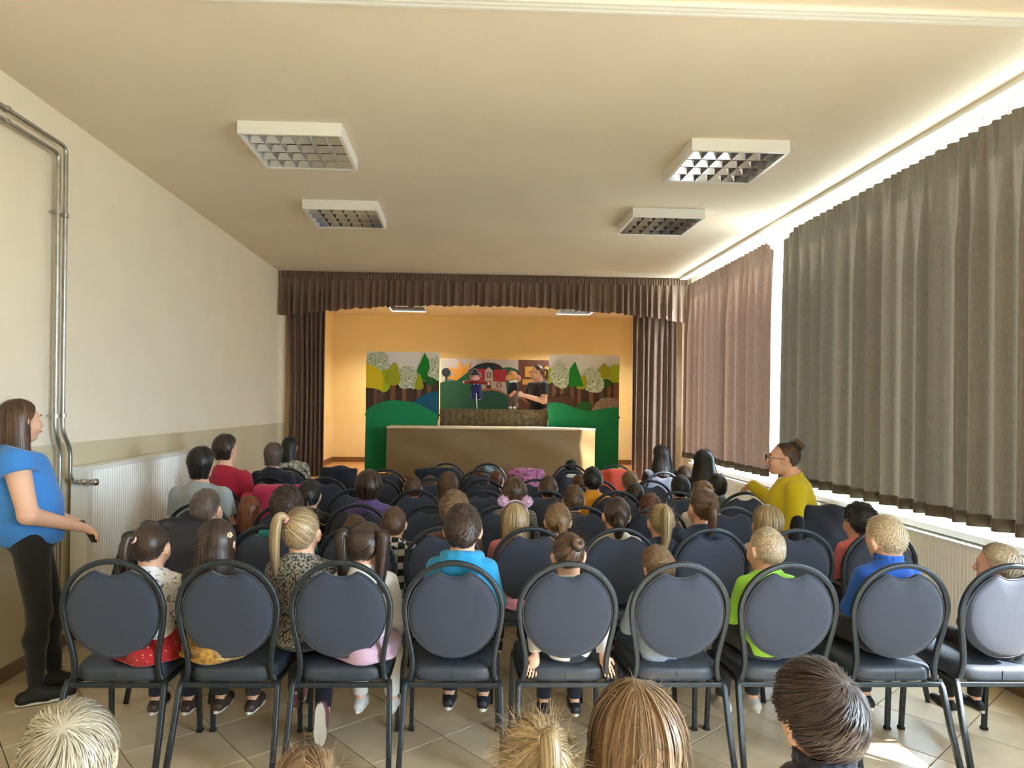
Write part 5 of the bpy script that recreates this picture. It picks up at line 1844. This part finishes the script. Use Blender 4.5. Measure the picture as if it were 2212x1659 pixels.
# child with both hands on the seat edge
Jw = seated_joints(pitch=-12, tilt=-4)
for nm, q in (('L', -1), ('R', 1)):
    Jw['an' + nm][2] = 0.185
    Jw['el' + nm] = V3(q * 0.165, -0.015, 0.665)
    Jw['wr' + nm] = V3(q * 0.160, -0.055, 0.525)
    Jw['hd' + nm] = (V3(q * 0.25, -0.55, -0.75), V3(0, -0.6, 0.35) if False else V3(0, 0.75, -0.5))
    Jw['curl' + nm] = 0.25
Dw = figure_meshes('kidwhite', Jw, 0.005, sleeve=('long',))
kid('seated child in a white jacket with one hand on the seat edge', 1228, 1149, RS(1) - 0.01, 'D', ('bun', 'brown', S(tie=(0.30, -0.86, 0.36), bun=0.032, thick=0.011, fly=260)), ('long', 'white', 'jacket'), ('trousers', 'navy'), 0, 1.0, 16, 'black', 'dark', group=g1, D=Dw)
kid('slouching child in light denim whose shirt hangs over the seat', 1422, 1176, RS(1) + 0.02, 'T', ('short', 'lightbrown', S(length=0.030, thick=0.010, whorl=(0.45, -0.6, 0.66))), ('long', 'lightdenim'), ('trousers', 'denim'), 6, 1.0, 17, None, 'white', group=g1)
kid('seated child in a lime green top in the nearest row', 1656, 1138, RS(1), 'L', ('buzz', 'buzzblond', S(thick=0.004)), ('long', 'lime'), ('trousers', 'charcoal'), 6, 0.9, 18, None, 'white', group=g1)
blue_r, _ = kid('seated child in a royal blue zip jacket in the nearest row', 1913, 1110, RS(1), 'T', ('buzz', 'buzzblond', S(thick=0.006)), ('long', 'royal', 'jacket'), ('trousers', 'navy'), 4, 0.9, 19, None, 'black', group=g1)
collar(blue_r, CL['royal'], kid_variant('T')['J'])
kid('seated child in dark clothes behind the last chair by the window, face turned', 2155, 1171, RS(1) + 0.03, 'P', ('tousled', 'buzzblond', S(length=0.045, thick=0.010, whorl=(0.2, -0.3, 0.9))), ('long', 'charcoal'), ('trousers', 'black'), 0, 1.0, 20, None, 'black', group=g1)

# children close to the camera, seen from above the shoulders
g0 = 'children right in front of the camera'
kid('child at the bottom corner of the picture below the standing person', 162, 1512, 1.36, 'T', ('short', 'ash', S(length=0.075, thick=0.014, whorl=(0.18, -0.62, 0.72))), ('long', 'greygreen'), q=2.4, seed=31, feet=False, group=g0)
kid('child cut off by the bottom edge, two pale hair ties, below the third chair', 665, 1606, 1.34, 'A', ('pigtails', 'lightbrown', S(tie=(0.5, -0.6, 0.62), len=0.12, thick=0.012)), ('long', 'palepink'), q=2.4, seed=32, tie='white', feet=False, group=g0)
kid('child cut off by the bottom edge, single pale hair tie, below the fifth chair', 1160, 1548, 1.33, 'D', ('pony', 'blonde', S(tie=(0.12, -0.80, 0.60), len=0.16, thick=0.012, fly=420, out=0.035)), ('long', 'beige'), q=2.4, seed=33, tie='white', feet=False, group=g0)
kid('child in a beige top at the bottom edge, below the slouching child', 1375, 1457, 1.36, 'A', ('long', 'lightbrown', S(zend=-0.22, thick=0.020, part=0.1, front=66, inward=-0.028)), ('long', 'beige'), q=2.6, seed=34, feet=False, group=g0)
nav_r, _ = kid('child in a dark blue collared top at the bottom edge towards the window', 1770, 1421, 1.42, 'T', ('short', 'darkbrown', S(length=0.060, thick=0.013, whorl=(0.30, -0.62, 0.70))), ('long', 'navy'), q=2.4, seed=35, feet=False, rz=4, group=g0)

collar(nav_r, CL['navy'], kid_variant('T')['J'])
# second row
def k2(*a, **k):
    k.setdefault('group', g2); k.setdefault('q', 0.95)
    return kid(*a, **k)
k2('seated child in a black top beside the navy jacket on the chair', 447, 1054, RS(2) - 0.05, 'R', ('buzz', 'greybrown', S(thick=0.009)), ('long', 'black'), seed=41, rz=-8)
k2('seated child in a teal top in the second row', 621, 1048, RS(2), 'A', ('curly', 'darkbrown', S(thick=0.014)), ('long', 'teal'), seed=42)
k2('seated child in a grey and black checkered top between two chairs', 852, 1093, RS(2) + 0.12, 'A', ('short', 'brown', S(length=0.025, thick=0.008)), ('long', 'checker'), seed=43, rz=-6)
k2('child bent low just behind the child with cream hair clips', 768, 1112, RS(2) + 0.04, 'D', ('short', 'brown', S(thick=0.010)), ('long', 'navy'), seed=44)
k2('seated child directly behind the cyan hood, turned slightly', 982, 1056, RS(2), 'A', ('tousled', 'lightbrown', S(thick=0.013)), ('long', 'brown'), seed=45)
_, bear_h = k2('seated child in a pink top with two fluffy pompoms on the headband', 1113, 1082, RS(2), 'A', ('long', 'blonde', S(zend=-0.25, thick=0.012, part=0.0)), ('long', 'pink'), ('skirt', 'palepink', 'navy'), seed=46)
k2('seated child wearing a pink scrunchie at the neck', 1205, 1084, RS(2), 'A', ('pony', 'lightbrown', S(tie=(0.05, -0.98, -0.18), len=0.12, thick=0.013, fly=260, loose=0.06)), ('long', 'beige'), seed=47, tie='pink')
k2('seated child in a beige top with a peach hair tie, second row', 1331, 1071, RS(2), 'A', ('pony', 'darkbrown', S(tie=(-0.1, -0.98, 0.05), len=0.13, rad=0.032, thick=0.012, wave=0.006)), ('long', 'beige'), seed=48, tie='peach')
k2('seated child with a white hair tie set high, beside the denim jacket wearer', 1427, 1086, RS(2), 'A', ('pony', 'blonde', S(tie=(0.0, -0.82, 0.56), len=0.24, rad=0.034, thick=0.012)), ('long', 'denim', 'jacket'), seed=49, tie='white')
k2('seated child in a blue denim jacket with a peach hair tie', 1518, 1053, RS(2), 'L', ('pony', 'brown', S(tie=(-0.10, -0.96, 0.12), len=0.17, rad=0.026, thick=0.012)), ('long', 'denim', 'jacket'), seed=50, tie='peach')
k2('seated child in a cream top beside the yellow sweater', 1657, 1087, RS(2), 'L', ('bob', 'blonde', S(thick=0.013, zend=-0.09)), ('long', 'beige'), seed=51, rz=6)
k2('seated child in a coral pink top by the window radiator', 1857, 1084, RS(2) + 0.03, 'L', ('curly', 'black', S(thick=0.016)), ('long', 'coral'), seed=52, rz=8)

# farther rows
def k3(*a, **k):
    k.setdefault('group', g3); k.setdefault('q', 0.34); k.setdefault('feet', False)
    return kid(*a, **k)
k3('seated child squeezed between the grey T-shirt and the magenta coat', 541, 1068, RS(3) - 0.02, 'R', ('long', 'auburn', S(zend=-0.16, thick=0.012)), ('long', 'navy'))
k3('seated child in dark clothes just behind the pink padded coat', 669, 1034, RS(3), 'R', ('short', 'black', S(thick=0.011)), ('long', 'black'))
k3('seated child in a purple top with pearl earrings in the third row', 798, 1009, RS(3) + 0.04, 'A', ('bob', 'darkbrown', S(thick=0.022, zend=-0.055, inward=0.03)), ('long', 'purple'), q=0.5, seed=53)
k3('seated child in a leopard top behind the fluffy pompoms', 1111, 1027, RS(3), 'A', ('bob', 'brown', S(thick=0.014)), ('long', 'leopard'))
k3('seated child, round head just below the amber yellow top', 1239, 1046, RS(3), 'A', ('short', 'brown', S(thick=0.008)), ('long', 'brown'))
k3('seated child just behind the white high-set hair tie in the third row', 1404, 1064, RS(3) - 0.05, 'R', ('short', 'redbrown', S(thick=0.013)), ('long', 'brown'))
k3('seated child behind the denim jacket wearer in the third row', 1516, 1036, RS(3) + 0.1, 'L', ('pony', 'lightbrown', S(thick=0.011)), ('long', 'beige'), tie='white')
k3('seated child in the fourth row beside the purple top', 892, 1027, RS(4), 'A', ('short', 'brown', S(thick=0.007)), ('long', 'brown'))
k3('seated child in the fourth row straight behind the cyan hooded top', 969, 1015, RS(4), 'A', ('long', 'brown', S(zend=-0.26, thick=0.016)), ('long', 'brown'), q=0.5, seed=54)
k3('seated child in the fourth row in front of the pink striped coat', 1184, 1027, RS(4), 'A', ('short', 'brown', S(thick=0.009)), ('long', 'charcoal'))
k3('seated child in an amber yellow top in the fourth row', 1280, 1007, RS(4), 'A', ('short', 'black', S(thick=0.010)), ('long', 'orange'))
k3('seated child in navy, fourth row, between the amber top and the orange-red coat', 1371, 1041, RS(4), 'A', ('short', 'darkbrown', S(thick=0.011)), ('long', 'navy'))
k3('seated child in the fourth row straight behind the denim jacket chair', 1469, 1025, RS(4), 'A', ('short', 'black', S(thick=0.011)), ('long', 'charcoal'))
k3('seated child in the fourth row closest to the window sill', 1549, 1022, RS(4), 'A', ('short', 'black', S(thick=0.010)), ('long', 'greygreen'))
k3('seated child in the fifth row left of the pink striped coat', 1071, 1015, RS(5), 'A', ('pony', 'redbrown', S(len=0.15, rad=0.024, tie=(0.1, -0.9, 0.3))), ('long', 'brown'))
k3('seated child in navy beside the orange-red coat', 1361, 1016, RS(5), 'R', ('tousled', 'lightbrown', S(thick=0.014)), ('long', 'navy'))
k3('seated child low in the fifth row near the mottled coat', 929, 1026, RS(5) + 0.1, 'A', ('short', 'brown', S(thick=0.010)), ('long', 'brown'))
k3('seated child in the sixth row behind the amber top', 1251, 1024, RS(5) + 0.2, 'A', ('short', 'redbrown', S(thick=0.012)), ('long', 'brown'))
k3('seated child in the sixth row straight in front of the stage table', 1036, 1017, RS(6), 'A', ('short', 'redbrown', S(thick=0.012)), ('long', 'brown'))
hw_r, _ = k3('seated child near the stage with a white and grey hood', 1233, 991, RS(7) - 0.1, 'A', ('short', 'black', S(thick=0.010)), ('long', 'white'))
k3('seated child in the seventh row beside the dark mottled coat', 964, 1008, RS(7), 'A', ('short', 'auburn', S(thick=0.012)), ('long', 'brown'))
k3('small seated child between the two dark-jacketed adults', 1478, 1005, RS(6) - 0.1, 'A', ('short', 'brown', S(thick=0.010)), ('long', 'brown'))

hood(hw_r, CL['white'], kid_variant('A')['J'])
# pompoms on the headband
M_FLUFF = mat('pink_fluff', (222, 184, 214), 0.95, sheen=0.8, bump=0.8, bscale=160)
for sx in (-1, 1):
    P = []
    rr = np.random.default_rng(3)
    d = nrm(rr.normal(size=(700, 3)))
    p0 = d * 0.022; p1 = d * 0.034 + rr.normal(size=d.shape) * 0.003
    PP_ = np.stack([p0, (p0 + p1) / 2, p1], 1)
    sd = nrm(np.cross(d, np.array((0.3, 0.5, 0.7))))
    V1, Q1 = ribbons(PP_, np.repeat(sd[:, None], 3, 1), np.full((700, 3), 0.0011))
    sp = ball(0.026)
    n = len(sp.vertices)
    V0 = np.array([tuple(v.co) for v in sp.vertices]); Q0 = np.array([tuple(f.vertices) for f in sp.polygons])
    V, Q = join([(V0, Q0), (V1, Q1)])
    o = link('pompom', np_mesh('pompom', V, Q, M_FLUFF), bear_h)
    o.location = (sx * 0.075, -0.01, 0.125)
hb = MB().tube([(0.082 * math.cos(a), -0.01, 0.03 + 0.100 * math.sin(a)) for a in np.linspace(0.15, PI - 0.15, 20)], 0.005, 6, up=(0, 1, 0)).mesh('headband', M_FLUFF, True)
link('headband', hb, bear_h)
# ------------------------------------------------------------------ adults
def glasses(ho, m):
    g = MB()
    for sx in (-1, 1):
        pts = [(sx * 0.031 + 0.024 * math.cos(a), 0.112, 0.002 + 0.020 * math.sin(a)) for a in np.linspace(0, 2 * PI, 18, endpoint=False)]
        g.tube(pts, 0.0022, 6, True, up=(0, 1, 0))
        g.tube([(sx * 0.055, 0.110, 0.006), (sx * 0.078, 0.085, 0.006), (sx * 0.082, 0.0, 0.002), (sx * 0.082, -0.015, -0.010)], 0.002, 6)
    g.tube([(-0.008, 0.113, 0.004), (0, 0.116, 0.007), (0.008, 0.113, 0.004)], 0.002, 6)
    return g.obj('glasses', m, ho, smooth=True)

def face_parts(root, J, iris=(70, 90, 110)):
    Hm = Matrix(J['head'].tolist()) @ Matrix.Scale(J['hs'], 4)
    for sx in (-1, 1):
        e = link('eye', ball(0.0125, 'eye'), root, mat('eye_white', (232, 228, 222), 0.25))
        e.matrix_basis = Hm @ Matrix.Translation((sx * 0.031, 0.0785, 0.004))
        i = link('iris', ball(0.0065, 'iris'), e, mat('iris_%d' % iris[0], iris, 0.2))
        i.location = (0, 0.0075, 0)
        b = MB().tube([(sx * x, y, z) for x, y, z in ((0.014, 0.094, 0.024), (0.030, 0.093, 0.029), (0.048, 0.082, 0.024))], 0.0025, 6).obj('eyebrow', HM['brown'], root, smooth=True)
        b.matrix_basis = Hm
    l = MB().tube([(x, 0.1005 - 9 * x * x, -0.066 + 4 * x * x) for x in np.linspace(-0.021, 0.021, 9)], 0.0045, 8).obj('lips', mat('lips', (186, 108, 100), 0.45), root, smooth=True)
    l.matrix_basis = Hm

def adult(label, u, vt, y, J, key, top, hs, bottom=('trousers', 'charcoal'), rz=0.0, q=0.7, seed=1, tie=None, shoes='black', h=0.008, group=None, face=False, base_z=0.0, to=0.97, ears=True, htop=None, sleeve=None, scale=None, wr=0.003):
    th = hs[2].get('thick', 0.012)
    D = figure_meshes(key, J, h, face=face, sleeve=(top[0],), trouser_to=to, e=J.get('loose', 0.014), ears=ears, wr=wr)
    p = at(u, vt, y)
    h0 = J['head'][2, 3] + J['hs'] * (0.114 + th)
    s = scale or min(1.1, max(0.88, (p.z - base_z) / h0))
    root = empty('person', (p.x, y, base_z if scale or base_z else p.z - s * h0), math.radians(rz))
    # keep the head over its pixel when the figure is turned
    hv = Matrix.Rotation(math.radians(rz), 3, 'Z') @ Vector((float(J['head'][0, 3]), float(J['head'][1, 3]), 0)) * s
    root.location.x -= hv.x; root.location.y -= hv.y
    root.scale = (s, s, s)
    tag(root, label, 'person', group)
    ho = dress(root, D, top, bottom, hs, shoes, tie, q, seed)
    return root, ho, D

M_PEARL = mat('pearl', (240, 236, 228), 0.2)
def earrings(ho, m=None, r=0.005):
    for sx in (-1, 1):
        link('earring', ball(r, 'earring'), ho, m or M_PEARL, loc=(sx * 0.088, -0.004, -0.042))

ga = 'seated grown-ups among the audience'
Ja = seated_joints(adult=True, yaw=-6)
adult('seated grown-up in a heather grey T-shirt by the tall radiator', 437, 960, 4.93, Ja, 'ad_grey', ('short', 'grey', 'T_shirt'), ('bob', 'black', S(thick=0.018, zend=-0.085, front=96, inward=0.03)), rz=-8, q=0.9, seed=61, group=ga)
Jr = seated_joints(adult=True, yaw=-16)
_, hr_, _ = adult('seated grown-up in a crimson red top with a pearl earring', 490, 934, 5.75, Jr, 'ad_red', ('long', 'red'), ('bob', 'darkbrown', S(thick=0.018, zend=-0.06, front=100, inward=0.03)), rz=-14, q=0.7, seed=62, group=ga)
earrings(hr_)
Jn = seated_joints(adult=True, yaw=-2)
adult('seated grown-up in a navy blue top near the stage curtain', 592, 952, 6.6, Jn, 'ad_navy', ('long', 'navy'), ('bob', 'greybrown', S(thick=0.022, zend=-0.09, front=90, inward=0.02)), rz=-10, q=0.6, seed=63, group=ga)
adult('seated grown-up in a black and white leaf-print blouse by the stage curtain', 628, 941, 7.45, Jn, 'ad_navy', ('long', 'blouse', 'blouse'), ('long', 'black', S(thick=0.012, zend=-0.17, front=92)), rz=-16, q=0.5, seed=64, group=ga)
Jk = seated_joints(adult=True, yaw=8)
adult('seated grown-up in a dark blue jacket nearer the stage, window side', 1427, 958, 7.45, Jk, 'ad_left', ('long', 'darkdenim', 'jacket'), ('long', 'black', S(thick=0.024, zend=-0.30, front=88, inward=-0.06)), rz=12, q=0.6, seed=65, group=ga)
adult('seated grown-up in a black top in front of the far window curtain', 1520, 967, 6.55, Jn, 'ad_navy', ('long', 'black'), ('long', 'black', S(thick=0.026, zend=-0.32, front=80, inward=-0.05)), rz=4, q=0.7, seed=66, group=ga)

# grown-up in yellow, seated sideways with one arm along a chair back
Jy = seated_joints(adult=True, yaw=-6, pitch=4, lean=0.09)
for nm in ('shL', 'shR', 'neck'):
    Jy[nm] = Jy[nm] + V3(0, -0.02, 0.035)
Jy['elR'] = V3(0.34, 0.13, 0.88); Jy['wrR'] = V3(0.53, 0.25, 0.985); Jy['hdR'] = (V3(0.75, 0.35, -0.35), V3(-0.1, -0.2, -1)); Jy['curlR'] = 0.7
Jy['waist'] = 1.12; Jy['belly'] = 1.15; Jy['td'] = 0.145
Jy['loose'] = 0.018
ry, hy, Dy = adult('seated grown-up in a mustard yellow sweater and glasses, turned sideways', 1692, 953, 4.95, Jy, 'ad_yellow', ('long', 'yellow', 'sweater'), ('bun', 'brown', S(tie=(0.0, -0.62, 0.74), bun=0.042, thick=0.010, fly=200)), ('trousers', 'denim'), rz=76, q=1.0, seed=67, tie='black', h=0.006, face=True, group=ga)
glasses(hy, mat('dark_glasses', (30, 22, 20), 0.3)); earrings(hy); face_parts(ry, Jy)

# standing grown-up by the wall
def standing_joints():
    J = dict(hs=1.0, sw=0.163, hw=0.165, td=0.11, arm_r=(0.056, 0.047, 0.032), leg_r=(0.088, 0.060, 0.042), adult=True)
    J['pelvis'] = V3(0, 0, 0.90); J['chest'] = V3(0, 0.0, 1.20); J['neck'] = V3(0, -0.01, 1.375)
    J['head'] = mat4(rot(0), V3(0, 0.02, 1.505))
    for q, nm in ((-1, 'L'), (1, 'R')):
        J['sh' + nm] = V3(q * 0.163, 0, 1.300); J['el' + nm] = V3(q * 0.225, -0.01, 1.05); J['wr' + nm] = V3(q * 0.05, 0.225, 0.945)
        J['hd' + nm] = (V3(-q * 0.55, 0.75, -0.45), V3(-q * 0.2, -0.5, -0.6)); J['curl' + nm] = 0.6
        J['hip' + nm] = V3(q * 0.085, 0, 0.87); J['kn' + nm] = V3(q * 0.095, 0.02, 0.48); J['an' + nm] = V3(q * 0.10, 0.0, 0.095); J['ft' + nm] = V3(q * 0.12, 1, 0)
    return J
Js = standing_joints()
Js['head'] = mat4(rot(30, 3), V3(0, 0.025, 1.505))
Js['td'] = 0.122; Js['waist'] = 1.08; Js['belly'] = 1.28; Js['hem'] = 0.85; Js['hw'] = 0.150; Js['loose'] = 0.024
for nm, q in (('L', -1), ('R', 1)):
    Js['wr' + nm] = V3(q * 0.045, 0.315, 0.915); Js['el' + nm] = V3(q * 0.235, 0.055, 1.03)
Js['pelvis'] = V3(0, 0.075, 0.90); Js['chest'] = V3(0, 0.03, 1.20)
Js['leg_r'] = (0.088, 0.051, 0.034)
for nm, q in (('L', -1), ('R', 1)):
    Js['hip' + nm] = V3(q * 0.082, 0.075, 0.87); Js['kn' + nm] = V3(q * 0.085, 0.115, 0.48); Js['an' + nm] = V3(q * 0.085, 0.105, 0.095)
    Js['ft' + nm] = V3(q * 0.05, 1, 0)
Js['anL'] = V3(-0.085, 0.20, 0.095); Js['knL'] = V3(-0.085, 0.18, 0.48)
rs, hs_, Ds = adult('standing person in a cornflower blue blouse and black trousers by the wall', 45, 854, 3.80, Js, 'ad_stand', ('cap', 'skyblue', 'blouse'), ('long', 'brown', S(thick=0.012, zend=-0.25, front=86, part=0.0, tuck=0.2)), ('trousers', 'black'), rz=-56, q=1.5, seed=70, h=0.0055, face=True, scale=1.0, wr=0.004)
face_parts(rs, Js); earrings(hs_, mat('dark_stud', (30, 30, 30), 0.3), 0.004)
bpy.context.view_layer.update()
ph = MB().sweep([(0, 0, -0.072), (0, 0, 0.072)], rrect(0.072, 0.008, 0.0035), up=(0, 1, 0)).obj('smartphone', mat('phone_dark', (28, 28, 32), 0.2))
tag(ph, 'dark smartphone held down in the hands of the standing person', 'phone')
ph.matrix_world = rs.matrix_world @ Matrix.Translation((0.012, 0.345, 0.885)) @ Matrix.Rotation(0.5, 4, 'X') @ Matrix.Rotation(0.3, 4, 'Z')

# puppeteer behind the playboard
Jp = standing_joints()
Jp['head'] = mat4(rot(-28, -4), V3(0, 0.03, 1.505))
Jp['elR'] = V3(0.215, 0.05, 1.09); Jp['wrR'] = V3(0.05, 0.30, 1.145); Jp['hdR'] = (V3(-0.3, 0.8, 0.25), V3(-0.5, -0.3, -0.3)); Jp['curlR'] = 0.9
Jp['elL'] = V3(-0.24, 0.06, 1.07); Jp['wrL'] = V3(-0.10, 0.33, 1.15); Jp['hdL'] = (V3(0.3, 0.8, 0.2), V3(0.5, -0.3, -0.3)); Jp['curlL'] = 0.9
Jp['loose'] = 0.014
rp, hp, Dp = adult('puppeteer standing in a black T-shirt and glasses behind the playboard', 1160, 787, 11.42, Jp, 'ad_puppet', ('short', 'black', 'T_shirt'), ('pony', 'brown', S(tie=(0.0, -0.95, 0.1), len=0.14, thick=0.008)), ('trousers', 'black'), rz=118, q=0.5, seed=71, tie='black', h=0.008, face=True, base_z=ZS)
glasses(hp, mat('red_glasses', (110, 40, 30), 0.3)); face_parts(rp, Jp)
# ------------------------------------------------------------------ coats on chair backs
def coat(ch, m, label, name='jacket', puff=0.0, seed=1, low=0.44, sleeves=True, hood=False):
    root = empty(name, ch.location, ch.rotation_euler[2])
    tag(root, label, 'jacket', 'coats hung over chair backs')
    yb = 0.02
    L = [ell(V3(0, yb, 0.74), (0.240 + puff, 0.080 + puff, 0.218), k=0.03), ell(V3(0, yb + 0.01, 0.60), (0.24 + puff, 0.10 + puff, 0.24), k=0.03)]
    L += [rc(V3(-0.16, yb, 0.925), V3(0.16, yb, 0.925), 0.034 + puff, 0.034 + puff, k=0.05)]
    V, Q = surface(L, 0.011, [(V3(0, 0, low), V3(0, 0, -1))], 0.007, seed)
    link('shell', np_mesh('coat_shell', V, Q, m), root)
    if sleeves:
        for s in (-1, 1):
            Ls = [rc(V3(s * 0.235, yb - 0.02, 0.86), V3(s * 0.262, yb - 0.05, 0.66), 0.045 + puff, 0.046 + puff, k=0.03), rc(V3(s * 0.262, yb - 0.05, 0.66), V3(s * 0.235, yb - 0.07, 0.47), 0.046 + puff, 0.036 + puff, k=0.03)]
            V, Q = surface(Ls, 0.011, [], 0.006, seed + 3)
            link('sleeve', np_mesh('coat_sleeve', V, Q, m), root)
    if hood:
        V, Q = surface([ell(V3(0.02, yb - 0.05, 0.945), (0.13, 0.07, 0.085), k=0.03)], 0.011, [], 0.007, seed + 5)
        link('hood', np_mesh('coat_hood', V, Q, m), root)
    return root
CO = CHAIR_OBJ
M_PAD = mat('navy_quilted', (24, 28, 44), 0.5, bump=0.4, bscale=25)
coat(CO[(2, 0)], M_PAD, 'navy padded jacket over the chair below the grey T-shirt', puff=0.012, seed=3)
coat(CO[(4, 1)], CL['magenta'], 'magenta pink padded coat over a chair beside the crimson top', puff=0.01, seed=5)
coat(CO[(6, 1)], CL['navy'], 'dark navy coat over a chair near the stage curtain', seed=7, sleeves=False)
coat(CO[(6, 3)], CL['darkdenim'], 'dark mottled denim coat over a chair before the table', seed=9, sleeves=False)
coat(CO[(6, 5)], CL['stripepink'], 'pink striped coat over a chair in front of the stage table', seed=11, sleeves=False)
hr0 = empty('jacket', (at(1056, 1010, 8.12).x, 8.12, 0.0))
tag(hr0, 'ice blue coat hood poking up over a chair before the stage table', 'jacket', 'coats hung over chair backs')
hz0 = at(1056, 1004, 8.12).z
link('hood', np_mesh('coat_hood', *surface([rc(V3(-0.03, 0.0, hz0 - 0.04), V3(0.045, 0.0, hz0 - 0.085), 0.034, 0.05, k=0.03), ell(V3(0.02, 0.02, hz0 - 0.13), (0.09, 0.05, 0.06), k=0.03)], 0.008, [], 0.006, 3), CL['iceblue']), hr0)
link('shell', np_mesh('coat_shell', *surface([ell(V3(0.0, 0.02, 0.72), (0.16, 0.07, 0.20), k=0.03)], 0.011, [(V3(0, 0, 0.5), V3(0, 0, -1))], 0.006, 3), CL['iceblue']), hr0)
coat(CO[(6, 7)], CL['orangered'], 'orange-red coat over a chair near the window-side stage curtain', seed=15, sleeves=False)
coat(CO[(3, 8)], CL['darkdenim'], 'dark denim jacket over a chair beside the yellow sweater', seed=17)

# ------------------------------------------------------------------ hand puppets on the playboard
def local(root, u, v, y):
    p = at(u, v, y)
    return np.array(p - root.location)
YPU = 11.14
b0 = at(1031, 884, YPU)
bp_ = empty('boy_puppet', b0)
tag(bp_, 'rag doll puppet in a red checked shirt and blue overalls on a white stick', 'puppet')
px = lambda x, y: local(bp_, 940 + x / 8.296, 750 + y / 8.296, YPU)
hh = 0.006
def part(root, nm, prims, m, h=hh, wr=0.001):
    return link(nm, np_mesh(nm, *surface(prims, h, [], wr, 2), m), root)
M_DOLL = cloth('doll_skin', (226, 170, 160)); M_CHECK = cloth('red_check', (150, 30, 36), second=(60, 20, 30), vscale=40); M_OVER = cloth('overall_blue', (30, 34, 96))
part(bp_, 'head', [ell(px(715, 545), (0.075, 0.06, 0.058)), ell(px(715, 565), (0.062, 0.062, 0.045))], M_DOLL)
for q_ in ([ell(px(790, 500), (0.035, 0.05, 0.05))], [ell(px(655, 530), (0.03, 0.05, 0.045))]):
    part(bp_, 'hair', q_, cloth('doll_hair', (140, 96, 100)))
part(bp_, 'hat', [ell(px(705, 470), (0.085, 0.075, 0.030)), ell(px(710, 435), (0.055, 0.06, 0.05))], cloth('felt_hat', (44, 36, 36)))
part(bp_, 'shirt', [ell(px(725, 625), (0.08, 0.055, 0.055)), rc(px(680, 620), px(545, 625), 0.035, 0.028), rc(px(770, 620), px(920, 645), 0.035, 0.026)], M_CHECK)
for x, y in ((522, 628), (945, 650)):
    part(bp_, 'hand', [ell(px(x, y), (0.022, 0.02, 0.022))], M_DOLL)
part(bp_, 'overalls', [ell(px(730, 720), (0.088, 0.06, 0.07)), rc(px(690, 760), px(688, 905), 0.045, 0.042), rc(px(780, 760), px(795, 900), 0.045, 0.042)], M_OVER)
for x in (690, 795):
    part(bp_, 'shoe', [ell(px(x, 930), (0.026, 0.035, 0.014))], M_SHOE['white'])
for x in (695, 760):
    part(bp_, 'button', [ell(px(x, 668) + V3(0, -0.058, 0), (0.008, 0.006, 0.008))], CL['white'], 0.003)
a_, b_2 = px(735, 825), px(750, 1105)
MB().tube([tuple(a_ + V3(0, -0.05, 0)), tuple(b_2 + V3(0, -0.05, 0))], 0.008, 8, up=(0, 1, 0)).obj('stick', M_WHITE, bp_, smooth=True)

w0_ = at(1108, 884, YPU)
wp_ = empty('animal_puppet', w0_)
tag(wp_, 'tan animal hand puppet in a black jacket and brown trousers held by the puppeteer', 'puppet')
qx = lambda x, y, dy=0.0: local(wp_, 940 + x / 8.296, 750 + y / 8.296, YPU) + V3(0, dy, 0)
M_TAN = cloth('tan_plush', (190, 130, 62)); M_SN = cloth('pink_snout', (196, 128, 96))
hd = part(wp_, 'head', [ell(qx(1385, 520), (0.085, 0.075, 0.082)), rc(qx(1370, 530, -0.02), qx(1305, 550, -0.06), 0.055, 0.042)], M_TAN)
part(wp_, 'snout', [ell(qx(1290, 560, -0.07), (0.030, 0.036, 0.042))], M_SN)
part(wp_, 'nose', [ell(qx(1283, 490, -0.085), (0.012, 0.012, 0.010))], cloth('dark_nose', (90, 40, 30)), 0.003)
for x, y in ((1355, 415), (1440, 450)):
    part(wp_, 'ear', [rc(qx(x, y + 25), qx(x, y - 8), 0.024, 0.008)], cloth('ear_brown', (110, 72, 40)), 0.004)
for dy, x in ((-0.085, 1340), (-0.075, 1300)):
    part(wp_, 'eye', [ell(qx(x, 484, dy), (0.009, 0.009, 0.009))], CL['black'], 0.003)
part(wp_, 'mane', [ell(qx(1490, 560, 0.03), (0.045, 0.04, 0.055))], M_SN)
part(wp_, 'collar', [rc(qx(1340, 620, -0.05), qx(1450, 612, -0.05), 0.018, 0.02)], CL['white'], 0.005)
part(wp_, 'jacket', [rc(qx(1400, 650), qx(1400, 790), 0.065, 0.075), rc(qx(1450, 660, -0.02), qx(1460, 760, -0.06), 0.030, 0.028), rc(qx(1345, 660, -0.03), qx(1330, 800, -0.05), 0.028, 0.03)], CL['black'])
part(wp_, 'arm', [rc(qx(1420, 800, -0.08), qx(1345, 870, -0.08), 0.026, 0.024)], M_SN)
part(wp_, 'trousers', [rc(qx(1410, 860), qx(1410, 900), 0.07, 0.068), rc(qx(1350, 900), qx(1350, 1050), 0.038, 0.030), rc(qx(1440, 900), qx(1420, 1050), 0.042, 0.035)], CL['brown'])
for x in (1345, 1420):
    part(wp_, 'foot', [ell(qx(x, 1085, -0.03), (0.032, 0.045, 0.024))], CL['beige'])
